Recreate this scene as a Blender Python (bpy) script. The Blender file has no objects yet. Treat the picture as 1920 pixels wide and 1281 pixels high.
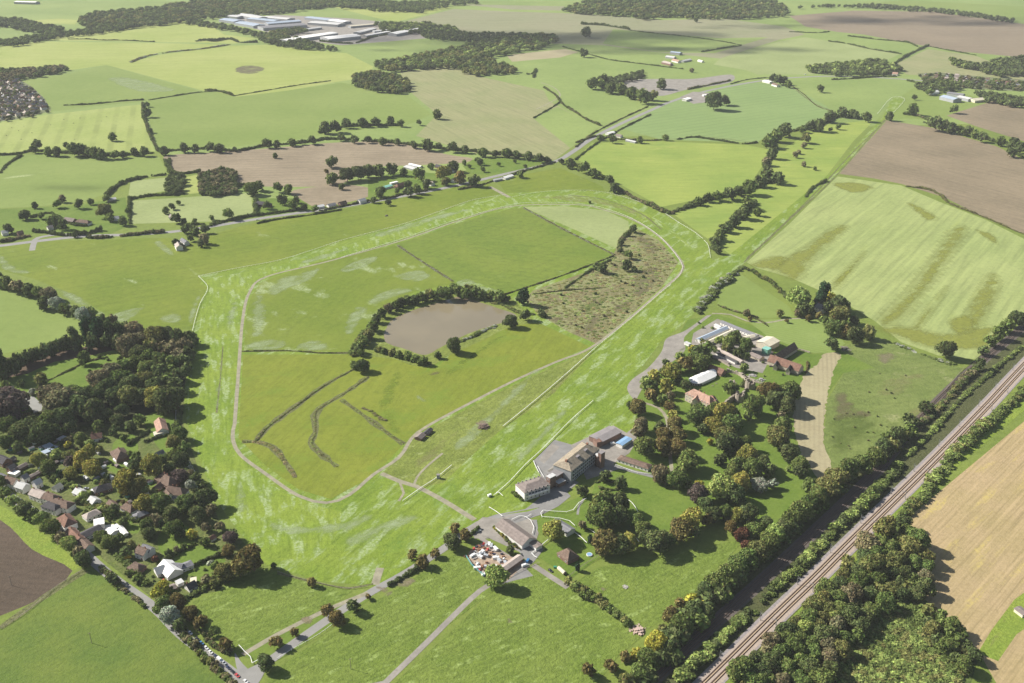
import bpy, bmesh, math, random
import numpy as np
R = math.radians
random.seed(7); rng = np.random.default_rng(7)
scene = bpy.context.scene
col = scene.collection

# ------------------------------------------------------------------ camera, world, sun, exposure
CAM_H, FOCAL_PX, HORIZON = 470.0, 1867.0, -230.0
PITCH = math.atan((640.5 - HORIZON) / FOCAL_PX)
cam_d = bpy.data.cameras.new('camera'); cam = bpy.data.objects.new('camera', cam_d); col.objects.link(cam)
cam.location = (0, 0, CAM_H); cam.rotation_euler = (math.pi/2 - PITCH, 0, 0)
cam_d.sensor_width = 36; cam_d.lens = FOCAL_PX/1920*36; cam_d.clip_start = 5; cam_d.clip_end = 30000
scene.camera = cam
SUN_EL, SUN_AZ = R(36), R(-70)          # azimuth measured from +Y towards +X
w = bpy.data.worlds.new('World'); scene.world = w; w.use_nodes = True
nt = w.node_tree; sky = nt.nodes.new('ShaderNodeTexSky'); sky.sky_type = 'NISHITA'; sky.sun_disc = False
sky.sun_elevation = SUN_EL; sky.sun_rotation = SUN_AZ; sky.air_density = 1.2; sky.dust_density = 1.5
nt.links.new(sky.outputs[0], nt.nodes['Background'].inputs[0]); nt.nodes['Background'].inputs[1].default_value = 0.05
sd = bpy.data.lights.new('sun', 'SUN'); sd.energy = 5.0; sd.angle = R(0.5); sd.color = (1, 0.95, 0.87)
so = bpy.data.objects.new('sun', sd); col.objects.link(so)
so.rotation_euler = (math.pi/2 - SUN_EL, 0, math.pi - SUN_AZ)
so.location = (-300, 300, 900)
scene.view_settings.view_transform = 'Standard'; scene.view_settings.look = 'None'
scene.view_settings.exposure = 0.84; scene.view_settings.gamma = 1
scene.cycles.volume_bounces = 0; scene.cycles.max_bounces = 5; scene.cycles.diffuse_bounces = 2
scene.cycles.volume_max_steps = 64

# ------------------------------------------------------------------ picture point -> place on the land
CT, ST = math.cos(PITCH), math.sin(PITCH)
def G(x, y, z=0.0):
    dx, dz = (x-960)/FOCAL_PX, -(y-640.5)/FOCAL_PX
    d = (dx, CT + dz*ST, -ST + dz*CT); t = (z-CAM_H)/d[2]
    return np.array([d[0]*t, d[1]*t, z])
def S(y): return (y-HORIZON)*CT/CAM_H          # pixels of the 1920 wide photo per metre
def P(s):
    v = [float(a) for a in s.replace(',', ' ').split()]
    return [(v[i], v[i+1]) for i in range(0, len(v), 2)]
def direction(a, b):
    p, q = G(*a), G(*b); return math.atan2(q[1]-p[1], q[0]-p[0])

# ------------------------------------------------------------------ materials
class NT:
    def __init__(s, name):
        s.m = bpy.data.materials.new(name); s.m.use_nodes = True; s.t = s.m.node_tree
        s.b = s.t.nodes['Principled BSDF']; s.b.inputs['Roughness'].default_value = 0.9
        s.b.inputs['Specular IOR Level'].default_value = 0.15
    def n(s, t, **k):
        n = s.t.nodes.new(t)
        for a, v in k.items(): setattr(n, a, v)
        return n
    def l(s, a, b): s.t.links.new(a, b)
    def mix(s, f, a, b, mode='MIX'):
        n = s.n('ShaderNodeMix', data_type='RGBA', blend_type=mode)
        for i, v in ((0, f), (6, a), (7, b)):
            if hasattr(v, 'links') or hasattr(v, 'is_linked'): s.l(v, n.inputs[i])
            elif i == 0: n.inputs[0].default_value = v
            else: n.inputs[i].default_value = (*v, 1)
        return n.outputs[2]
    def noise(s, vec, scale, detail=3, rough=0.55):
        n = s.n('ShaderNodeTexNoise'); n.inputs['Scale'].default_value = scale
        n.inputs['Detail'].default_value = detail; n.inputs['Roughness'].default_value = rough
        s.l(vec, n.inputs['Vector']); return n.outputs[0]
    def ramp(s, f, a, b):
        n = s.n('ShaderNodeMapRange'); n.clamp = True
        n.inputs[1].default_value = a; n.inputs[2].default_value = b; s.l(f, n.inputs[0]); return n.outputs[0]
    def mul(s, a, b, op='MULTIPLY'):
        n = s.n('ShaderNodeMath', operation=op)
        for i, v in ((0, a), (1, b)):
            if hasattr(v, 'is_linked'): s.l(v, n.inputs[i])
            else: n.inputs[i].default_value = v
        return n.outputs[0]
    def mapping(s, vec, rot, sc):
        n = s.n('ShaderNodeMapping', vector_type='TEXTURE'); n.inputs['Rotation'].default_value = (0, 0, rot)
        n.inputs['Scale'].default_value = sc; s.l(vec, n.inputs[0]); return n.outputs[0]
    def coord(s): return s.n('ShaderNodeTexCoord').outputs['Object']

def field_mat(name, c1, c2, big=120, fine=6, fine_amt=0.35, stripe=None, patch=None, streak=None, bump=0.25):
    """stripe=(angle, period m, strength[, width]); patch=(colour, size m, threshold, angle, stretch); streak=(angle, length m, width m, strength)"""
    def tone(q):
        r, g_, b2 = q; return (r*0.875, g_*0.85, b2*0.82) if g_ > r else (r*0.88, g_*0.93, b2*0.92)
    c1, c2 = tone(c1), tone(c2)
    s = NT(name); v = s.coord()
    c = s.mix(s.ramp(s.noise(v, 1/big, 4), 0.35, 0.65), c1, c2)
    dark = tuple(x*0.62 for x in c1); light = tuple(min(1, x*1.3) for x in c2)
    f = s.noise(v, 1/fine, 5, 0.7)
    c = s.mix(s.mul(s.ramp(f, 0.5, 0.25), fine_amt*1.6), c, dark)
    c = s.mix(s.mul(s.ramp(f, 0.5, 0.8), fine_amt*1.3), c, light)
    gr = s.noise(v, 1/max(1.7, fine*0.3), 3, 0.8)
    c = s.mix(s.mul(s.ramp(gr, 0.5, 0.3), fine_amt*0.9), c, dark); c = s.mix(s.mul(s.ramp(gr, 0.52, 0.72), fine_amt*0.8), c, light)
    if streak:
        a, L, W, k = streak
        g = s.noise(s.mapping(v, a, (L, W, 1)), 1.0, 4, 0.6)
        c = s.mix(s.mul(s.ramp(g, 0.48, 0.3), k), c, dark); c = s.mix(s.mul(s.ramp(g, 0.52, 0.75), k), c, light)
    if stripe:
        a, per, k = stripe[:3]; lo = stripe[3] if len(stripe) > 3 else 0.5
        mp = s.mapping(v, a, (1, 1, 1)); wv = s.n('ShaderNodeTexWave', bands_direction='Y')
        wv.inputs['Scale'].default_value = 0.314/per; wv.inputs['Distortion'].default_value = 0.6; wv.inputs['Detail'].default_value = 1
        wv.inputs['Detail Scale'].default_value = 0.5
        s.l(mp, wv.inputs[0]); w_ = s.ramp(wv.outputs['Fac'], lo, lo+0.3)
        w_ = s.mul(w_, s.ramp(s.noise(v, 1/90, 2), 0.3, 0.6))
        c = s.mix(s.mul(w_, k), c, dark)
    if patch:
        for pc in (patch if isinstance(patch, list) else [patch]):
            pcol, size, th, a, st = pc
            g = s.noise(s.mapping(v, a, (size*st, size, 1)), 1.0, 5, 0.6)
            h = s.noise(v, 1/3.0, 3, 0.7)
            m_ = s.ramp(g, th, th+0.09); m_ = s.mul(m_, s.ramp(h, 0.35, 0.62))
            c = s.mix(s.mul(m_, 0.85), c, pcol)
    s.l(c, s.b.inputs['Base Color'])
    if bump:
        b = s.n('ShaderNodeBump'); b.inputs['Strength'].default_value = bump; b.inputs['Distance'].default_value = 1.2
        s.l(s.noise(v, 1/2.2, 4, 0.7), b.inputs['Height']); s.l(b.outputs[0], s.b.inputs['Normal'])
    return s.m

def surf(name, c, var=0.25, scale=1.5, rough=0.85, metal=0, spec=0.3, dirt=None):
    s = NT(name); v = s.coord(); s.b.inputs['Roughness'].default_value = rough; s.b.inputs['Metallic'].default_value = metal
    s.b.inputs['Specular IOR Level'].default_value = spec
    d = tuple(x*(1-var) for x in c); l = tuple(min(1, x*(1+var*0.6)) for x in c)
    o = s.mix(s.ramp(s.noise(v, 1/scale, 5, 0.65), 0.3, 0.7), d, l)
    if dirt: o = s.mix(s.mul(s.ramp(s.noise(v, 0.35, 4, 0.7), 0.5, 0.68), 0.7), o, dirt)
    s.l(o, s.b.inputs['Base Color']); return s.m

def roof_mat(name, c, row=0.9, var=0.35):
    s = NT(name); v = s.coord()
    o = s.mix(s.ramp(s.noise(v, 0.45, 5, 0.7), 0.3, 0.7), tuple(x*(1-var) for x in c), tuple(min(1, x*(1+var*0.5)) for x in c))
    wv = s.n('ShaderNodeTexWave', bands_direction='Z'); wv.inputs['Scale'].default_value = 0.314/row; s.l(v, wv.inputs[0])
    o = s.mix(s.mul(wv.outputs['Fac'], 0.35), o, tuple(x*0.6 for x in c))
    s.l(o, s.b.inputs['Base Color']); return s.m

def leaf_material():
    s = NT('foliage'); t = s.t; t.nodes.remove(s.b)
    a = s.n('ShaderNodeAttribute', attribute_name='tint'); oi = s.n('ShaderNodeObjectInfo')
    c = s.mix(1.0, a.outputs['Color'], oi.outputs['Color'], 'MULTIPLY')
    d = s.n('ShaderNodeBsdfDiffuse'); tr = s.n('ShaderNodeBsdfTranslucent'); mx = s.n('ShaderNodeMixShader')
    s.l(c, d.inputs[0]); s.l(c, tr.inputs[0]); mx.inputs[0].default_value = 0.25
    s.l(d.outputs[0], mx.inputs[1]); s.l(tr.outputs[0], mx.inputs[2])
    s.l(mx.outputs[0], t.nodes['Material Output'].inputs[0]); return s.m
LEAF = leaf_material()
BARK = surf('bark', (0.10, 0.08, 0.06))

# ------------------------------------------------------------------ objects
def tag(o, label=None, cat=None, group=None, kind=None):
    for k, v in (('label', label), ('category', cat), ('group', group), ('kind', kind)):
        if v: o[k] = v
    return o
def link(name, me, mat=None, parent=None, loc=None):
    o = bpy.data.objects.new(name, me); col.objects.link(o)
    if mat is not None and len(me.materials) == 0: me.materials.append(mat)
    if parent: o.parent = parent
    if loc is not None: o.location = [float(a) for a in loc]
    return o
def empty(name, loc, rz=0.0):
    o = bpy.data.objects.new(name, None); col.objects.link(o); o.location = [float(a) for a in loc]; o.rotation_euler = (0, 0, rz)
    o.empty_display_size = 1; return o
def np_mesh(name, verts, faces, tint=None, smooth=False):
    """faces: (n,k) array"""
    me = bpy.data.meshes.new(name); v = np.asarray(verts, np.float32); f = np.asarray(faces, np.int32); k = f.shape[1]
    me.vertices.add(len(v)); me.vertices.foreach_set('co', v.ravel())
    me.loops.add(f.size); me.loops.foreach_set('vertex_index', f.ravel())
    me.polygons.add(len(f)); me.polygons.foreach_set('loop_start', np.arange(0, f.size, k, dtype=np.int32))
    me.polygons.foreach_set('loop_total', np.full(len(f), k, np.int32))
    if tint is not None:
        a = me.attributes.new('tint', 'FLOAT_COLOR', 'POINT')
        a.data.foreach_set('color', np.hstack([tint, np.ones((len(tint), 1))]).astype(np.float32).ravel())
    me.update(); me.validate(); return me
class MB:
    """collects boxes, prisms and tubes into one mesh"""
    def __init__(s): s.v = []; s.f = []
    def add(s, vs, fs):
        b = len(s.v); s.v += [tuple(map(float, p)) for p in vs]; s.f += [tuple(i+b for i in f) for f in fs]
    def box(s, c, d, rz=0):
        x, y, z = [a/2 for a in d]; cs, sn = math.cos(rz), math.sin(rz)
        vs = [(c[0]+a*x*cs-b*y*sn, c[1]+a*x*sn+b*y*cs, c[2]+e*z) for e in (-1, 1) for a, b in ((-1, -1), (1, -1), (1, 1), (-1, 1))]
        s.add(vs, [(3, 2, 1, 0), (4, 5, 6, 7), (0, 1, 5, 4), (1, 2, 6, 5), (2, 3, 7, 6), (3, 0, 4, 7)]); return s
    def bar(s, a, b, r, n=6, r2=None):
        a, b = np.array(a, float), np.array(b, float); d = b-a; L = np.linalg.norm(d); d = d/L; r2 = r if r2 is None else r2
        u = np.cross(d, (0, 0, 1) if abs(d[2]) < .9 else (1, 0, 0)); u /= np.linalg.norm(u); w_ = np.cross(d, u)
        vs = [p + (u*math.cos(6.2832*i/n) + w_*math.sin(6.2832*i/n))*q for p, q in ((a, r), (b, r2)) for i in range(n)]
        s.add(vs, [(i, (i+1) % n, (i+1) % n+n, i+n) for i in range(n)] + [tuple(range(n))[::-1], tuple(range(n, 2*n))]); return s
    def build(s, name, mat, parent=None, loc=None, bevel=0):
        me = bpy.data.meshes.new(name); me.from_pydata(s.v, [], s.f)
        bm = bmesh.new(); bm.from_mesh(me); bmesh.ops.recalc_face_normals(bm, faces=bm.faces)
        if bevel: bmesh.ops.bevel(bm, geom=bm.edges, offset=bevel, segments=1, affect='EDGES')
        bm.to_mesh(me); bm.free()
        return link(name, me, mat, parent, loc)

# ------------------------------------------------------------------ the land
LGRID = np.zeros((400, 620), np.int32)          # how many sheets already lie on each patch of land
def layer(px, grow=0):
    """height of the next sheet: one step above whatever it lies on"""
    p = (np.array(px)-(-240, -80))/4.0
    a = np.clip(np.floor(p.min(0)-1-grow), 0, (618, 398)).astype(int); b = np.clip(np.ceil(p.max(0)+1+grow), 1, (619, 399)).astype(int)
    X, Y = np.meshgrid(np.arange(a[0], b[0]+1), np.arange(a[1], b[1]+1)); m = np.zeros(X.shape, bool)
    if grow:
        for i in range(len(p)-1):
            n = max(2, int(np.abs(p[i+1]-p[i]).max()*1.5)+1)
            for t in np.linspace(0, 1, n):
                q = p[i]*(1-t)+p[i+1]*t; m |= (abs(X-q[0]) <= grow) & (abs(Y-q[1]) <= grow)
    else:
        for i in range(len(p)):
            (x1, y1), (x2, y2) = p[i-1], p[i]
            if y1 != y2: m ^= ((Y > min(y1, y2)) & (Y <= max(y1, y2)) & (X < (x2-x1)*(Y-y1)/(y2-y1)+x1))
        k = m.copy(); k[1:] |= m[:-1]; k[:-1] |= m[1:]; k2 = k.copy(); k2[:, 1:] |= k[:, :-1]; k2[:, :-1] |= k[:, 1:]; m = k2
    sub = LGRID[a[1]:b[1]+1, a[0]:b[0]+1]
    L = int(sub[m].max())+1 if m.any() else 1
    sub[m] = L; return L*0.005
def smooth(pts, step=9.0, closed=False):
    """Catmull-Rom through ground points"""
    p = [np.array(a, float) for a in pts]; out = []; n = len(p); m = n if closed else n-1
    for i in range(m):
        a = p[(i-1) % n] if closed or i else 2*p[0]-p[1]; b = p[i]; c = p[(i+1) % n]
        d = p[(i+2) % n] if closed or i+2 < n else 2*c-b
        k = max(1, min(24, int(np.linalg.norm(c-b)/step)))
        for j in range(k):
            t = j/k; out.append(0.5*((2*b) + (c-a)*t + (2*a-5*b+4*c-d)*t*t + (-a+3*b-3*c+d)*t**3))
    if not closed: out.append(p[-1])
    return out
def area(name, px, mat, rounded=False, kind='structure', step=12, jag=0):
    g = [G(*a)[:2] for a in P(px)]
    if rounded: g = smooth(g, step, True)
    if jag:
        g = [a + rng.normal(0, jag, 2) for a in g]
    z = layer(P(px)); me = bpy.data.meshes.new(name)
    bm = bmesh.new(); vs = [bm.verts.new((*a, z)) for a in g]
    f = bm.faces.new(vs); f.normal_update()
    if f.normal.z < 0: f.normal_flip()
    bmesh.ops.triangulate(bm, faces=[f]); bm.to_mesh(me); bm.free()
    return tag(link(name, me, mat), kind=kind)
def ribbon_mesh(name, g, width, z, step=9.0, curve=True, vary=0):
    g = smooth(g, step) if curve else g
    g = np.array(g); t = np.gradient(g, axis=0); t /= np.linalg.norm(t, axis=1)[:, None]; nrm = np.stack([-t[:, 1], t[:, 0]], 1)
    w_ = np.full(len(g), width/2.0)
    if vary: w_ = w_*(1+rng.normal(0, vary, len(g)))
    L = g+nrm*w_[:, None]; Rr = g-nrm*w_[:, None]; n = len(g)
    v = np.zeros((2*n, 3)); v[:n, :2] = L; v[n:, :2] = Rr; v[:, 2] = z
    f = np.array([(i+n, i+n+1, i+1, i) for i in range(n-1)])
    return np_mesh(name, v, f)
def ribbon(name, px, width, mat, vary=0, kind='structure', curve=True):
    g = [G(*a)[:2] for a in P(px)]
    return tag(link(name, ribbon_mesh(name, g, width, layer(P(px), 1+width*0.1), curve=curve, vary=vary), mat), kind=kind)
D = direction
HAY, STRAW = (0.42, 0.46, 0.25), (0.55, 0.5, 0.33)
tr_a = D((940, 925), (1110, 755))                       # the home straight
M_base = field_mat('meadow', (0.15, 0.21, 0.04), (0.19, 0.25, 0.05))
M_far = field_mat('far_pasture', (0.19, 0.27, 0.075), (0.25, 0.33, 0.10), big=260, fine=14, fine_amt=0.2, bump=0)
M_far2 = field_mat('far_bright_pasture', (0.27, 0.34, 0.08), (0.34, 0.39, 0.12), big=260, fine=16, fine_amt=0.2, bump=0, streak=(0.15, 160, 20, 0.25))
M_far3 = field_mat('far_green_pasture', (0.175, 0.25, 0.055), (0.215, 0.285, 0.075), big=240, fine=14, fine_amt=0.18, bump=0, patch=(HAY, 60, 0.68, 0.4, 3))
M_track = field_mat('racecourse_turf', (0.145, 0.235, 0.025), (0.205, 0.285, 0.038), big=55, fine=5, fine_amt=0.5, streak=(tr_a, 30, 3.4, 0.45),
                    patch=[((0.31, 0.38, 0.20), 11, 0.52, tr_a, 3.5), ((0.12, 0.2, 0.03), 40, 0.6, tr_a, 2)], bump=0.5)
M_track2 = field_mat('racecourse_turf_west', (0.16, 0.255, 0.027), (0.22, 0.30, 0.04), big=60, fine=5, fine_amt=0.5, streak=(D((425, 900), (420, 650)), 30, 3.4, 0.45),
                     patch=[((0.32, 0.39, 0.21), 10, 0.52, D((425, 900), (420, 650)), 3)], bump=0.5)
M_inner = field_mat('inner_pasture', (0.165, 0.215, 0.022), (0.205, 0.245, 0.03), big=90, fine=7, fine_amt=0.35, streak=(D((500, 660), (740, 470)), 40, 5, 0.35), patch=((0.13, 0.20, 0.022), 40, 0.54, 0.4, 2), bump=0.3)
M_innerp = field_mat('inner_pasture_patchy', (0.135, 0.20, 0.02), (0.175, 0.23, 0.03), big=90, fine=7, fine_amt=0.3, streak=(D((500, 660), (740, 470)), 40, 6, 0.2),
                     patch=[((0.36, 0.42, 0.25), 42, 0.575, D((500, 600), (470, 560)), 1.6), ((0.36, 0.42, 0.25), 14, 0.66, 0.3, 3)], bump=0.3)
M_infar = field_mat('inner_field', (0.13, 0.20, 0.026), (0.175, 0.235, 0.035), big=80, fine=8, fine_amt=0.4, stripe=(D((760, 460), (960, 392)), 18, 0.16, 0.7), streak=(D((760, 460), (1100, 500)), 60, 6, 0.25),
                    patch=((0.33, 0.4, 0.22), 16, 0.68, 0.0, 3), bump=0.2)
M_west = field_mat('west_field', (0.135, 0.20, 0.02), (0.185, 0.235, 0.03), big=110, fine=9, fine_amt=0.35, stripe=(D((60, 520), (600, 430)), 20, 0.14, 0.7), streak=(D((60, 520), (600, 430)), 90, 8, 0.22),
                   patch=((0.38, 0.44, 0.26), 26, 0.64, D((60, 520), (280, 620)), 2.5), bump=0.2)
M_pale = field_mat('pale_meadow', (0.25, 0.31, 0.12), (0.30, 0.36, 0.15), big=120, fine=8, fine_amt=0.25, bump=0.2)
M_pale_r = field_mat('pale_ley', (0.27, 0.34, 0.12), (0.33, 0.39, 0.15), big=160, fine=7, fine_amt=0.3, stripe=(D((1560, 600), (1740, 430)), 12, 0.14, 0.7), streak=(D((1560, 600), (1740, 430)), 120, 8, 0.55),
                     patch=((0.24, 0.28, 0.05), 30, 0.66, D((1560, 600), (1740, 430)), 7), bump=0.15)
M_olive = field_mat('olive_streak', (0.235, 0.27, 0.055), (0.26, 0.30, 0.075), big=40, fine=6, fine_amt=0.3, bump=0.1)
M_strip = field_mat('drilled_crop', (0.195, 0.29, 0.10), (0.225, 0.32, 0.115), big=220, fine=14, fine_amt=0.15, stripe=(D((1180, 250), (1530, 200)), 22, 0.38, 0.72), bump=0)
M_crop = field_mat('young_crop', (0.21, 0.30, 0.06), (0.29, 0.36, 0.08), big=110, fine=10, fine_amt=0.15, streak=(0.1, 90, 10, 0.2), stripe=(D((1090, 300), (1420, 310)), 24, 0.16, 0.8), bump=0, patch=((0.36, 0.36, 0.10), 30, 0.62, 0.1, 3))
M_lined = field_mat('lined_meadow', (0.27, 0.34, 0.09), (0.32, 0.38, 0.12), big=120, fine=9, fine_amt=0.25, stripe=(D((60, 280), (90, 215)), 34, 0.45, 0.6), bump=0)
M_brown = field_mat('ploughed_field', (0.24, 0.185, 0.125), (0.31, 0.24, 0.165), big=110, fine=10, fine_amt=0.3, stripe=(D((330, 300), (840, 290)), 16, 0.2, 0.65), streak=(D((330, 300), (840, 290)), 100, 6, 0.45), bump=0)
M_brown2 = field_mat('tilled_field', (0.20, 0.155, 0.10), (0.27, 0.205, 0.135), big=130, fine=10, fine_amt=0.3, stripe=(D((1600, 320), (1900, 400)), 20, 0.16, 0.7), streak=(D((1600, 320), (1900, 400)), 140, 5, 0.35), bump=0)
M_brownf = field_mat('far_tilled_field', (0.21, 0.16, 0.11), (0.25, 0.19, 0.13), big=240, fine=20, fine_amt=0.2, streak=(0.1, 200, 14, 0.2), bump=0)
M_sallow = field_mat('stubble_green', (0.24, 0.27, 0.12), (0.29, 0.295, 0.15), big=90, fine=10, fine_amt=0.2, streak=(D((800, 160), (1100, 290)), 120, 7, 0.4), bump=0)
M_sallowf = field_mat('far_stubble', (0.24, 0.24, 0.13), (0.27, 0.25, 0.15), big=260, fine=22, fine_amt=0.2, streak=(0.1, 240, 16, 0.35), bump=0)
M_dark = field_mat('dark_plough', (0.085, 0.06, 0.042), (0.115, 0.08, 0.058), big=70, fine=4, fine_amt=0.4, streak=(D((0, 1050), (100, 1060)), 60, 3, 0.3), bump=0.5)
M_stub = field_mat('stubble_field', (0.36, 0.27, 0.13), (0.42, 0.30, 0.17), big=60, fine=4, fine_amt=0.3, streak=(D((1700, 1250), (1900, 1020)), 90, 2.2, 0.6),
                   patch=((0.45, 0.36, 0.12), 12, 0.56, D((1700, 1250), (1900, 1020)), 6), bump=0.3)
M_lawn = field_mat('grass_field', (0.10, 0.165, 0.028), (0.15, 0.205, 0.036), big=45, fine=4, stripe=(D((0, 1200), (200, 1100)), 24, 0.15, 0.8), fine_amt=0.35, streak=(D((0, 1200), (200, 1100)), 40, 3, 0.25), bump=0.5)
M_rough = field_mat('rough_grass', (0.15, 0.20, 0.035), (0.22, 0.27, 0.06), big=30, fine=4, fine_amt=0.6, streak=(tr_a, 16, 4, 0.5), patch=((0.30, 0.34, 0.13), 9, 0.58, 0, 1.6), bump=0.7)
M_padd = field_mat('paddock_grass', (0.13, 0.20, 0.03), (0.175, 0.24, 0.045), big=36, fine=4, fine_amt=0.6, streak=(D((600, 1200), (700, 1150)), 14, 2.6, 0.5), patch=((0.28, 0.36, 0.11), 7, 0.57, 0.5, 2), bump=0.8)
M_scrub = field_mat('scrub', (0.20, 0.205, 0.08), (0.27, 0.265, 0.12), big=26, fine=4, fine_amt=0.6, patch=[((0.15, 0.115, 0.065), 26, 0.50, 0.8, 2), ((0.11, 0.16, 0.04), 20, 0.6, 0.2, 1.5), ((0.36, 0.34, 0.2), 12, 0.6, 0, 1.5)], bump=1)
M_thick = field_mat('wet_thicket', (0.08, 0.125, 0.028), (0.12, 0.165, 0.045), big=22, fine=3, fine_amt=0.6, patch=((0.19, 0.25, 0.08), 8, 0.55, 0.4, 2), bump=1)
M_rfield = field_mat('rough_field', (0.135, 0.19, 0.045), (0.19, 0.24, 0.07), big=50, fine=5, fine_amt=0.5, streak=(0.3, 24, 6, 0.35), patch=[((0.3, 0.3, 0.14), 24, 0.6, 0.3, 1.5), ((0.10, 0.11, 0.05), 10, 0.67, 0.2, 2)], bump=0.7)
M_mown = field_mat('striped_lawn', (0.20, 0.28, 0.07), (0.23, 0.31, 0.09), big=60, fine=5, fine_amt=0.2, stripe=(D((1420, 620), (1560, 650)), 5.5, 0.35, 0.5), bump=0.1)
M_tan = field_mat('mown_hay', (0.34, 0.28, 0.17), (0.39, 0.33, 0.20), big=60, fine=5, fine_amt=0.25, stripe=(D((1520, 850), (1520, 720)), 4.5, 0.3, 0.45), bump=0.1)
M_verge = field_mat('verge_grass', (0.17, 0.26, 0.035), (0.24, 0.31, 0.05), big=25, fine=3, fine_amt=0.5, bump=0.7)
M_garden = field_mat('garden_lawn', (0.11, 0.185, 0.025), (0.155, 0.225, 0.038), big=30, fine=4, fine_amt=0.3, stripe=(0.9, 4, 0.12, 0.5), bump=0.3)
M_under = field_mat('garden_undergrowth', (0.10, 0.145, 0.03), (0.155, 0.175, 0.06), big=12, fine=3, fine_amt=0.5, patch=((0.16, 0.2, 0.04), 6, 0.6, 0, 1.5), bump=0.8)  # uneven greens of the village garden ground
M_rust = field_mat('leaf_litter', (0.10, 0.065, 0.045), (0.12, 0.08, 0.05), big=20, fine=4, fine_amt=0.4, bump=0.3)
M_ditch = field_mat('ditch_scrub', (0.125, 0.145, 0.05), (0.175, 0.185, 0.08), big=14, fine=2.5, fine_amt=0.9, patch=((0.07, 0.09, 0.03), 6, 0.55, 0.6, 1.5), bump=1)
M_asph = surf('asphalt', (0.215, 0.21, 0.20), 0.2, 8)
M_roadg = surf('road_asphalt', (0.245, 0.24, 0.225), 0.15, 12)
M_yard = surf('old_concrete', (0.26, 0.24, 0.21), 0.3, 14, dirt=(0.20, 0.175, 0.155))
M_dirt = surf('dirt_path', (0.27, 0.25, 0.175), 0.3, 6)
M_ball = surf('pale_ballast', (0.36, 0.295, 0.245), 0.2, 1.5)
M_ball2 = surf('grey_ballast', (0.27, 0.24, 0.235), 0.25, 2)
M_ballo = surf('shaded_brown_ballast', (0.105, 0.088, 0.075), 0.3, 2)  # old line's brown stone, with the tree belt's shade darkened into the colour
M_bed = surf('sleeper_bed', (0.40, 0.30, 0.20), 0.2, 1.2)
M_rustb = surf('rusty_ballast', (0.12, 0.075, 0.055), 0.25, 1.2)
M_sand = surf('bare_earth', (0.33, 0.25, 0.18), 0.35, 5)

# ground: one sheet to far beyond the picture
me = bpy.data.meshes.new('ground'); me.from_pydata([(-4600, -1000, 0), (4600, -1000, 0), (4600, 6000, 0), (-4600, 6000, 0)], [], [(0, 1, 2, 3)])
tag(link('ground', me, M_far), kind='structure')
area('grass', '-200,240 300,285 520,400 960,300 1100,260 1500,240 1920,230 2300,400 2300,1500 -300,1500', M_base)
A = area
# --- far fields
A('field', '0,-14 350,-14 350,0 270,15 150,22 75,33 0,33', M_far)
A('field', '-100,52 0,52 75,60 60,72 0,75 -100,76', M_far)
A('field', '65,38 110,35 150,38 140,46 70,44', M_far2)
A('field', '90,70 150,58 350,35 400,50 420,65 480,72 440,82 370,80 250,78 100,76', M_far2)
A('field', '-100,85 0,85 90,78 250,80 440,84 395,88 300,98 240,118 200,122 130,132 60,128 0,127 -100,130', M_far2)
A('field', '200,122 240,118 300,103 430,86 500,84 600,95 650,100 700,125 690,145 640,152 540,170 450,182 420,178 380,170', M_far2)
A('field', '35,152 120,140 200,122 370,170 280,190 170,200 95,210 85,190', M_far3)
A('field', '-60,232 0,230 90,215 265,196 270,215 280,260 290,284 200,285 120,280 0,288 -60,290', M_lined)
A('field', '275,190 400,170 440,182 540,170 640,155 700,165 760,175 810,215 750,240 700,240 600,255 500,270 400,278 320,282 300,283 282,240', M_far3)
A('field', '-60,300 0,290 40,290 110,290 200,294 298,294 315,325 230,340 205,362 150,380 60,388 0,390 -60,390', M_far3)
A('ploughed_field', '313,292 420,285 540,275 640,267 740,268 840,290 885,297 870,305 780,310 700,315 640,345 600,350 500,350 440,345 440,322 330,322 318,310', M_brown, True)
A('ploughed_field', '550,357 640,347 690,352 702,364 650,380 590,387 560,375', M_brown, True)
A('field', '240,377 470,362 475,400 410,415 245,420', M_pale)
A('field', '245,340 312,333 310,358 240,372', M_pale)
A('field', '350,332 380,325 375,362 338,365', M_far2)
A('garden', '0,392 140,385 235,370 243,422 205,440 60,438 0,440', M_garden)
A('garden', '885,300 960,292 1030,303 1000,318 940,330 880,325 868,312', M_garden)
A('garden', '480,372 560,372 590,390 560,402 500,406 478,400', M_garden)
A('garden', '690,335 760,320 870,330 860,348 760,366 720,372 690,372', M_garden)
A('field', '-100,462 0,462 100,452 320,446 330,470 395,440 500,412 660,390 860,350 915,345 950,365 880,378 760,420 640,452 520,490 372,518 388,540 375,570 362,617 280,622 240,602 200,592 150,557 60,522 0,507 -100,500', M_west)
A('field', '-100,548 0,545 40,548 100,570 160,600 150,620 100,640 0,665 -100,690', M_far3)
A('field', '930,337 1050,315 1130,350 1135,362 1060,357 950,364', M_west)
A('field', '1080,298 1110,268 1240,265 1400,272 1440,280 1430,310 1410,340 1330,370 1240,388 1170,350', M_crop)
A('field', '1160,240 1250,195 1370,157 1420,155 1480,160 1560,205 1530,230 1430,260 1420,268 1240,262', M_strip)
A('field', '1480,150 1560,147 1710,152 1690,180 1640,215 1600,210 1555,205 1530,180', M_far)
A('field', '1690,180 1720,160 1800,175 1860,190 1770,227 1700,222 1640,230 1660,205', M_far3)
A('field', '1260,400 1330,380 1400,370 1440,345 1450,290 1540,235 1640,225 1600,265 1550,330 1370,478 1330,450', M_crop)
A('field', '750,135 870,120 905,145 1020,170 1030,190 1120,240 1040,300 900,290 780,255 820,215 760,165', M_sallow)
A('field', '1000,222 1045,200 1122,240 1070,278', M_far)
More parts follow.
